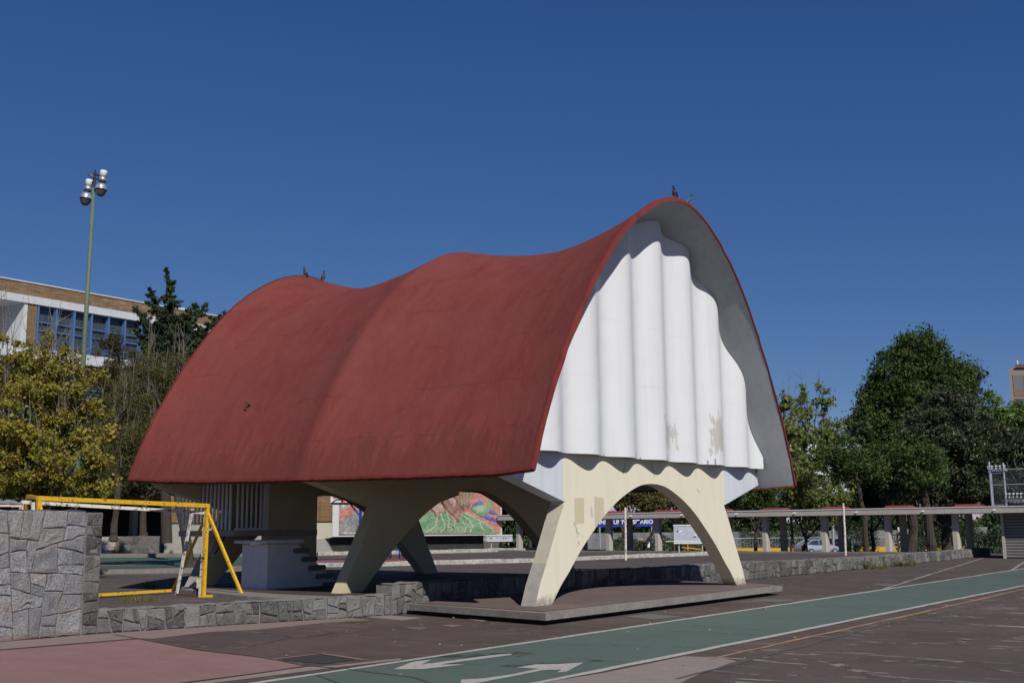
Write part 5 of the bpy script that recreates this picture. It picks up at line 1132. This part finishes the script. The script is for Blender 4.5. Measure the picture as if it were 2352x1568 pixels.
# silver car, seen from behind and to the side
M_CAR = plain('silver_car_paint', (.50, .55, .62), .28, .04, 2, .6, .55); M_CGL = plain('car_glass', (.03, .04, .05), .08, .1, 2, .6); M_TAIL = plain('red_tail_light', (.55, .02, .02), .25, .05); M_TYRE = plain('black_tyre', (.02, .02, .02), .85, .1); M_BLKCAR = plain('black_car_paint', (.015, .016, .018), .2, .05, 2, .6, .2)
def car(c, az, paint, label, L=4.4, WD=1.72):
    c = Vector(c); r = thing('parked_car', c, label, 'car', 'cars parked beyond the walkway'); f = V3(math.cos(az), math.sin(az)); sd_ = V3(-f.y, f.x)
    P = lambda x, y, z: c+f*x+sd_*y+UP*z
    sec = [(-2.2, .42, .62, .74), (-2.15, .30, .95, .80), (-1.95, .26, 1.02, .84), (-1.5, .25, 1.03, .86), (-.6, .24, .96, .86), (.6, .24, .94, .86), (1.1, .25, .92, .86), (1.7, .26, .84, .82), (2.05, .30, .72, .76), (2.2, .40, .60, .66)]
    mb = MB(); mb.smooth = True; vs = []
    for x, zl, zh, hw in sec:
        for y, z in ((-hw*.8, zl), (-hw, zl+.12), (-hw*1.01, (zl+zh)/2), (-hw*.95, zh-.06), (-hw*.75, zh), (hw*.75, zh), (hw*.95, zh-.06), (hw*1.01, (zl+zh)/2), (hw, zl+.12), (hw*.8, zl)): vs.append(P(x, y, z))
    n = 10; mb.add(vs, [(i*n+q, i*n+(q+1) % n, (i+1)*n+(q+1) % n, (i+1)*n+q) for i in range(len(sec)-1) for q in range(n)]+[tuple(range(n))[::-1], tuple((len(sec)-1)*n+q for q in range(n))]); mb.build('body', paint, r)
    g = [(-1.75, 1.0, .70), (-1.05, 1.36, .60), (-.4, 1.45, .58), (.25, 1.42, .58), (1.0, .95, .70)]
    def cab(k, name, mat, off):
        mb = MB(); mb.smooth = True; vs = []
        for x, z, hw in g:
            for y, zz in ((-.78*k, .94), (-hw*k, z-.03), (-hw*.8*k, z+off), (hw*.8*k, z+off), (hw*k, z-.03), (.78*k, .94)): vs.append(P(x, y, min(zz, z+off)))
        mb.add(vs, [(i*6+q, i*6+q+1, (i+1)*6+q+1, (i+1)*6+q) for i in range(4) for q in range(5)]+[(0, 1, 2, 3, 4, 5), (24, 25, 26, 27, 28, 29)]); mb.build(name, mat, r)
    cab(1.0, 'windows', M_CGL, -.02)
    mb = MB(); mb.smooth = True
    for i in range(1, 3):
        (x0, z0_, h0), (x1, z1_, h1) = g[i], g[i+1]; mb.add([P(x0, -h0-.01, z0_-.02), P(x1, -h1-.01, z1_-.02), P(x1, 0, z1_+.03), P(x0, 0, z0_+.03), P(x1, h1+.01, z1_-.02), P(x0, h0+.01, z0_-.02)], [(0, 1, 2, 3), (3, 2, 4, 5)])
    mb.build('roof_panel', paint, r)
    mb = MB()
    for s_ in (-1, 1):
        mb.bar(P(-1.78, s_*.74, 1.0), P(-1.0, s_*.62, 1.40), .08, side=sd_); mb.bar(P(-1.0, s_*.62, 1.40), P(.3, s_*.61, 1.42), .06, side=sd_); mb.bar(P(.3, s_*.61, 1.42), P(1.0, s_*.74, .96), .06, side=sd_); mb.bar(P(-.35, s_*.76, .96), P(-.3, s_*.62, 1.42), .06, side=sd_)
    mb.build('pillars', paint, r)
    for s_ in (-1, 1):
        mb = MB(); mb.prism([P(-2.17, s_*.5, .74), P(-2.17, s_*.80, .72), P(-1.92, s_*.88, .78), P(-1.92, s_*.88, .95), P(-2.16, s_*.76, .96), P(-2.16, s_*.5, .92)], f*-.03); mb.build('tail_light', M_TAIL, r)
        for x in (-1.35, 1.35):
            mb = MB(); ax = (f, UP, sd_); mb.lathe(P(x, s_*.82, .31), [(.2, -.09), (.31, -.08), (.31, .06), (.27, .075)], 20, ax); wh = mb.build('wheel', M_TYRE, r)
            mb = MB(); mb.lathe(P(x, s_*.82, .31), [(.2, .0), (.2, .09 if s_ > 0 else -.09), (.06, .095 if s_ > 0 else -.095)], 14, ax); mb.build('wheel_rim', M_GALV, wh)
    mb = MB(); mb.sm = []; mb.bar(P(-2.2, -.7, .45), P(-2.2, .7, .45), .16, side=f); mb.build('bumper', paint, r)
cc = D(Q7(1090, 860), 108); cc.z = -1.25; car(cc, math.radians(22), M_CAR, 'silver saloon car parked behind the walkway columns')
cc2 = D(Q7(1300, 860), 112); cc2.z = -1.25; car(cc2+V3(1.2, 1.5, 0), math.radians(30), M_BLKCAR, 'black car mostly hidden behind the silver car')
# yellow planter kerbs
for i, (a, c, d) in enumerate([(350, 430, 104), (527, 612, 104), (762, 868, 104), (1000, 1118, 104), (1225, 1245, 104), (1345, 1365, 104)]):
    p, q = D(Q6(a, 700), d), D(Q6(c, 700), d); r = thing('yellow_kerb_block', V3(p.x, d, -1.25), f'yellow painted planter kerb, number {i+1} counting from the left leg under the front arch'.replace('number 1 counting from the left leg', 'nearest the left leg'), 'kerb block', 'yellow kerb blocks along the road')
    r['label'] = ['yellow kerb block nearest the left leg under the front arch', 'yellow kerb block just left of the first column seen through the arch', 'yellow kerb block left of the thin white pole in the arch', 'wide yellow kerb block below the brown cabinet', 'narrow yellow kerb piece right of the white meter', 'small yellow kerb piece left of the notice board'][i]
    mb = MB(); mb.box((p.x, d, -1.24), (q.x, d+.4, -.62)); mb.build('block', M_KYEL, r)
    mb = MB(); mb.box((p.x, d-.02, -.62), (q.x, d+.42, -.52)); mb.build('top_edge', plain('orange_brown_edge', (.30, .15, .05), .9, .2) if i == 0 else bpy.data.materials['orange_brown_edge'], r)
r = thing('yellow_kerb', V3(18, 116, -1.25), 'long yellow painted kerb behind the parked cars right of the arch', 'kerb')
mb = MB(); mb.box((14, 116, -1.24), (48, 116.4, -.72)); mb.build('kerb_stones', M_KYEL, r)
# barrier of yellow bars
r = thing('yellow_barrier', V3(11.5, 96, -1.25), 'yellow tube barrier under the large notice board', 'barrier')
mb = MB(); a, c = D(Q6(1530, 640), 96), D(Q6(1900, 640), 96)
mb.tube([a, c], .05, 6); mb.tube([D(Q6(1600, 680), 96), D(Q6(1890, 712), 96)], .05, 6); mb.build('rail', M_KYEL, r)
for x in (1535, 1705, 1895): mb = MB(); q = D(Q6(x, 640), 96); mb.tube([V3(q.x, 96, -1.25), q], .05, 6); mb.build('post', M_KYEL, r)
# cabinet and meter
r = thing('cabinet', V3(0, 100, -1.25), 'brown panelled cabinet with a pale frame seen through the front arch', 'cabinet'); a, c = D(Q6(1035, 560), 100), D(Q6(1118, 670), 100)
mb = MB(); mb.box((a.x, 100, -1.25), (c.x, 100.4, a.z)); mb.build('frame', plain('pale_wood', (.34, .29, .24), .8, .1), r)
mb = MB(); mb.box((a.x+.12, 99.97, c.z), (c.x-.12, 100, a.z-.15)); mb.build('door', plain('brown_wood', (.13, .075, .055), .8, .2), r)
r = thing('ticket_machine', V3(0, 90, -1.25), 'slim white and dark meter right of the brown cabinet', 'meter'); a, c = D(Q6(1167, 600), 90), D(Q6(1200, 680), 90)
mb = MB(); mb.box((a.x, 90, -1.25), (c.x, 90.25, c.z)); mb.build('post', M_DARKMETAL, r)
mb = MB(); mb.box((a.x, 89.95, c.z), (c.x, 90.3, a.z)); mb.build('panel', M_PAPER, r)
mb = MB(); mb.box((a.x, 89.95, a.z+.005), (c.x, 90.3, a.z+.28)); mb.build('head', M_DARKMETAL, r)
# blue sign with white letters
M_SIGN = plain('blue_sign', (.018, .028, .25), .5, .05); 
sgn = thing('street_sign_board', V3(11, 122, -1.25), 'long blue sign board with white letters behind the trees under the arch', 'sign')
a, c = D(Q6(492, 318), 122), D(Q6(1262, 402), 122)
mb = MB(); mb.box((a.x, 122, c.z), (c.x, 122.15, a.z+.12)); mb.build('panel', M_SIGN, sgn)
for x in (a.x+.3, c.x-.3): mb = MB(); mb.tube([V3(x, 122.1, -1.25), V3(x, 122.1, c.z)], .08, 8); mb.build('post', M_GALV, sgn)
def text(s_, x0, x1, z, y, mat, parent):
    cu = bpy.data.curves.new('t', 'FONT'); cu.body = s_; cu.size = 1; cu.extrude = .02; cu.offset = .015; to = bpy.data.objects.new('t', cu); col.objects.link(to)
    bpy.context.view_layer.update(); me = bpy.data.meshes.new_from_object(to.evaluated_get(bpy.context.evaluated_depsgraph_get())); bpy.data.objects.remove(to)
    xs = [v.co.x for v in me.vertices]; w_ = max(xs)-min(xs); k = (x1-x0)/w_; off = parent_loc(parent)
    me.transform(Matrix.Translation(V3(x0, y, z)-off) @ Matrix.Rotation(math.pi/2, 4, 'X') @ Matrix.Scale(k, 4) @ Matrix.Translation(V3(-min(xs), 0, 0)))
    me.materials.append(mat); o = bpy.data.objects.new('lettering', me); col.objects.link(o); o.parent = parent; return k
text('INST. UNIVERSITARIO', a.x+.25, c.x-.15, c.z+.42*(a.z-c.z), 121.96, M_PAPER, sgn)
# iron railing and street walls
r = thing('iron_railing', V3(16, 119, -1.25), 'dark iron railing along the street behind the silver car', 'railing')
mb = MB()
for z in (-.95, .25): mb.bar(V3(14, 119, z), V3(52, 119, z), .06)
mb.build('rails', M_GALV, r); mb = MB()
for i in range(127): mb.bar(V3(14+.3*i, 119, -1.2), V3(14+.3*i, 119, .4), .035)
o = mb.build('bars', plain('grey_iron', (.16, .17, .18), .6, .1), r); o['kind'] = 'stuff'
r = thing('grey_stone_wall', V3(26, 128, -1.25), 'mottled grey boundary wall far behind the silver car', 'wall')
a, c = D(Q7(890, 570), 128), D(Q7(1200, 700), 128); mb = MB(); mb.box((5, 128, -1.3), (c.x+12, 128.5, a.z)); mb.build('stones', plain('mottled_grey_stone', (.16, .16, .165), .9, .5, 1.3), r)
for i, (x0, x1, lab, q) in enumerate([(400, 590, 'dark blue grey sheet metal hoarding left of the first thick trunk', (.06, .07, .10)), (230, 280, 'cream wall slice beside a walkway column near the shed', (.55, .50, .44)), (1100, 1420, 'leaning grey corrugated sheets in the shade left of the shed', (.16, .165, .17))]):
    a, c = D(Q8(x0, 1030), 88+i*.5), D(Q8(x1, 1250), 88+i*.5); r = thing('hoarding', V3(a.x, a.y, -1.25), lab, 'hoarding'); mb = MB(); mb.box((a.x, a.y, -1.24), (c.x, a.y+.12, a.z)); mb.build('panel', plain('hoarding_%d' % i, q, .7, .12), r)
    mb = MB(); mb.box((a.x, a.y-.03, a.z-.55), (c.x, a.y-.001, a.z-.45)); mb.build('batten', M_CONC, r)
# buildings
wb = thing('white_building', V3(45, 150, -1.25), 'white multi storey building half hidden behind the poplars', 'building')
mb = MB(); x0, x1 = D((1795, 1100), 150).x, D((2075, 1100), 150).x; mb.box((x0, 150, -1.25), (x1, 165, 12.6)); mb.build('wall', M_BWHITE, wb)
mb = MB(); mb.box((x0-.3, 149.6, 12.6), (x1+.3, 165.4, 13.1)); mb.build('roof', M_CONC, wb)
for fl in range(4):
    for i in range(8):
        mb = MB(); xx = x0+.8+i*(x1-x0-1)/8; mb.box((xx, 149.9, .6+3*fl), (xx+1.15, 149.98, 2.0+3*fl)); mb.build('window', M_GLASS, wb)
wb = thing('white_building', V3(8, 160, -1.25), 'low white building behind the blue sign', 'building')
mb = MB(); mb.box((4, 158, -1.25), (24, 168, 3.1)); mb.build('wall', M_BWHITE, wb)
mb = MB(); mb.box((3.8, 157.8, 3.1), (24.2, 168.2, 3.4)); mb.build('roof', M_CONC, wb)
for i in range(5): mb = MB(); mb.box((5.5+3.6*i, 157.93, .2), (8.1+3.6*i, 157.99, 1.7)); mb.build('window', M_GLASS, wb)
# apartment tower, right edge
tw = thing('apartment_tower', V3(85, 175, -1.25), 'distant apartment block with ochre window frames at the right edge', 'building')
T0 = D((2318, 860), 175); M_OCH = plain('ochre_frames', (.23, .12, .035), .7, .1); M_TC = plain('tower_concrete', (.19, .165, .15), .9, .1)
zt = D((2325, 845), 175).z
kx = 190/175; mb = MB(); mb.prism([V3(T0.x, 175, -1.25), V3(T0.x+22, 175, -1.25), V3((T0.x+22)*kx, 190, -1.25), V3(T0.x*kx+.4, 190, -1.25)], V3(0, 0, zt+1.25)); mb.build('wall', M_TC, tw)
mb = MB(); mb.prism([V3(T0.x+.9, 174.6, zt), V3(T0.x+22, 174.6, zt), V3((T0.x+22)*kx, 189, zt), V3(T0.x*kx+1.2, 189, zt)], V3(0, 0, .55)); mb.build('roof', plain('dark_red_roof_edge', (.12, .05, .045), .8, .1), tw)
mb = MB(); mb.tube([V3(T0.x+1.7, 175.5, zt), V3(T0.x+1.7, 175.5, zt+1.3)], .1, 6); mb.build('vent_pipe', M_PAPER, tw)
M_CURTAIN = plain('dim_curtain', (.11, .12, .13), .8, .1)
for fl in range(5):
    z1_ = zt-1.1-fl*3.75
    mb = MB(); mb.box((T0.x+.5, 174.9, z1_-3.35), (T0.x+21, 174.98, z1_-3.05)); mb.box((T0.x+.5, 174.9, z1_-2.45), (T0.x+21, 174.975, z1_-2.32))
    for i in range(12): mb.box((T0.x+.5+1.65*i, 174.88, z1_-3.35), (T0.x+.62+1.65*i, 174.97, z1_))
    mb.build('window_frame', M_OCH, tw)
    for i in range(11): mb = MB(); mb.box((T0.x+.62+1.65*i, 174.95, z1_-3.0), (T0.x+2.15+1.65*i, 174.99, z1_-.05)); mb.build('window', M_GLASS if (i*7+fl*3) % 4 else M_CURTAIN, tw)
# long school building, left
sb = thing('school_building', W(72, 40, 0), 'long white and brick school building with blue window frames behind the left trees', 'building')
SB = 70.0
mb = MB(); mb.sbox(SB, SB+14, 2, 95, 19.98, 21.0); mb.build('brick_parapet', M_BRICK, sb)
mb = MB(); mb.sbox(SB-.08, SB+14.1, 1.9, 95, 21.0, 21.1); mb.build('parapet_cap', M_BWHITE, sb)
mb = MB(); mb.sbox(SB-.12, SB+14, 2, 95, 19.37, 19.98); mb.build('white_band', M_BWHITE, sb)
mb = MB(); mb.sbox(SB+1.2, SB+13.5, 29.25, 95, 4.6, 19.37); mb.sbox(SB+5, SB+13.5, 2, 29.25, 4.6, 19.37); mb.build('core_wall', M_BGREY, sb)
mb = MB(); mb.sbox(SB+3, SB+13, 2, 95, 0, 4.6); mb.build('undercroft', M_UNDERSHADE, sb)
mb = MB(); mb.sbox(SB+.02, SB+1.3, 29.25, 30.0, 4.6, 19.37); mb.build('brick_pier', M_BRICK2, sb)
mb = MB(); mb.prism([W(SB+.0, t, z) for t, z in ((28.6, 15.3), (29.2, 15.3), (29.2, 19.37), (28.95, 19.37))], uL*5); mb.build('white_fin', M_BWHITE, sb)
for fl in range(3):
    zt_ = 19.33-5.05*fl; zb_ = zt_-3.5
    mb = MB(); mb.sbox(SB+.02, SB+5, 30.0, 95, zb_-1.55, zb_-.85); mb.build('spandrel_brick', M_BRICK, sb)
    mb = MB(); mb.sbox(SB-.5, SB+5, 2, 95, zb_-.85, zb_-.02); mb.build('floor_band', M_BWHITE, sb)
    if fl == 2: continue
    for i in range(30):
        t = 30.05+1.575*i; f = MB(); f.sbox(SB-.02, SB+.5, t, t+.14, zb_, zt_)
        for z in (zt_-.08, zt_-1.28, zt_-1.95, zb_): f.sbox(SB+.32, SB+.45, t+.14, t+1.575, z, z+.09)
        fo = f.build('window', M_BLUEF, sb)
        g = MB(); g.sbox(SB+.5, SB+.53, t+.02, t+1.56, zb_, zt_); g.build('pane', M_GLASS, fo)
mb = MB(); mb.sbox(SB+4, SB+7, 45.8, 47.8, 21.1, 22.2); mb.build('roof_hut', M_BWHITE, sb)
for t in range(8, 90, 8): mb = MB(); mb.sbox(SB+.6, SB+1.1, t, t+.5, 0, 4.6); mb.build('pillar', M_CONC, sb)
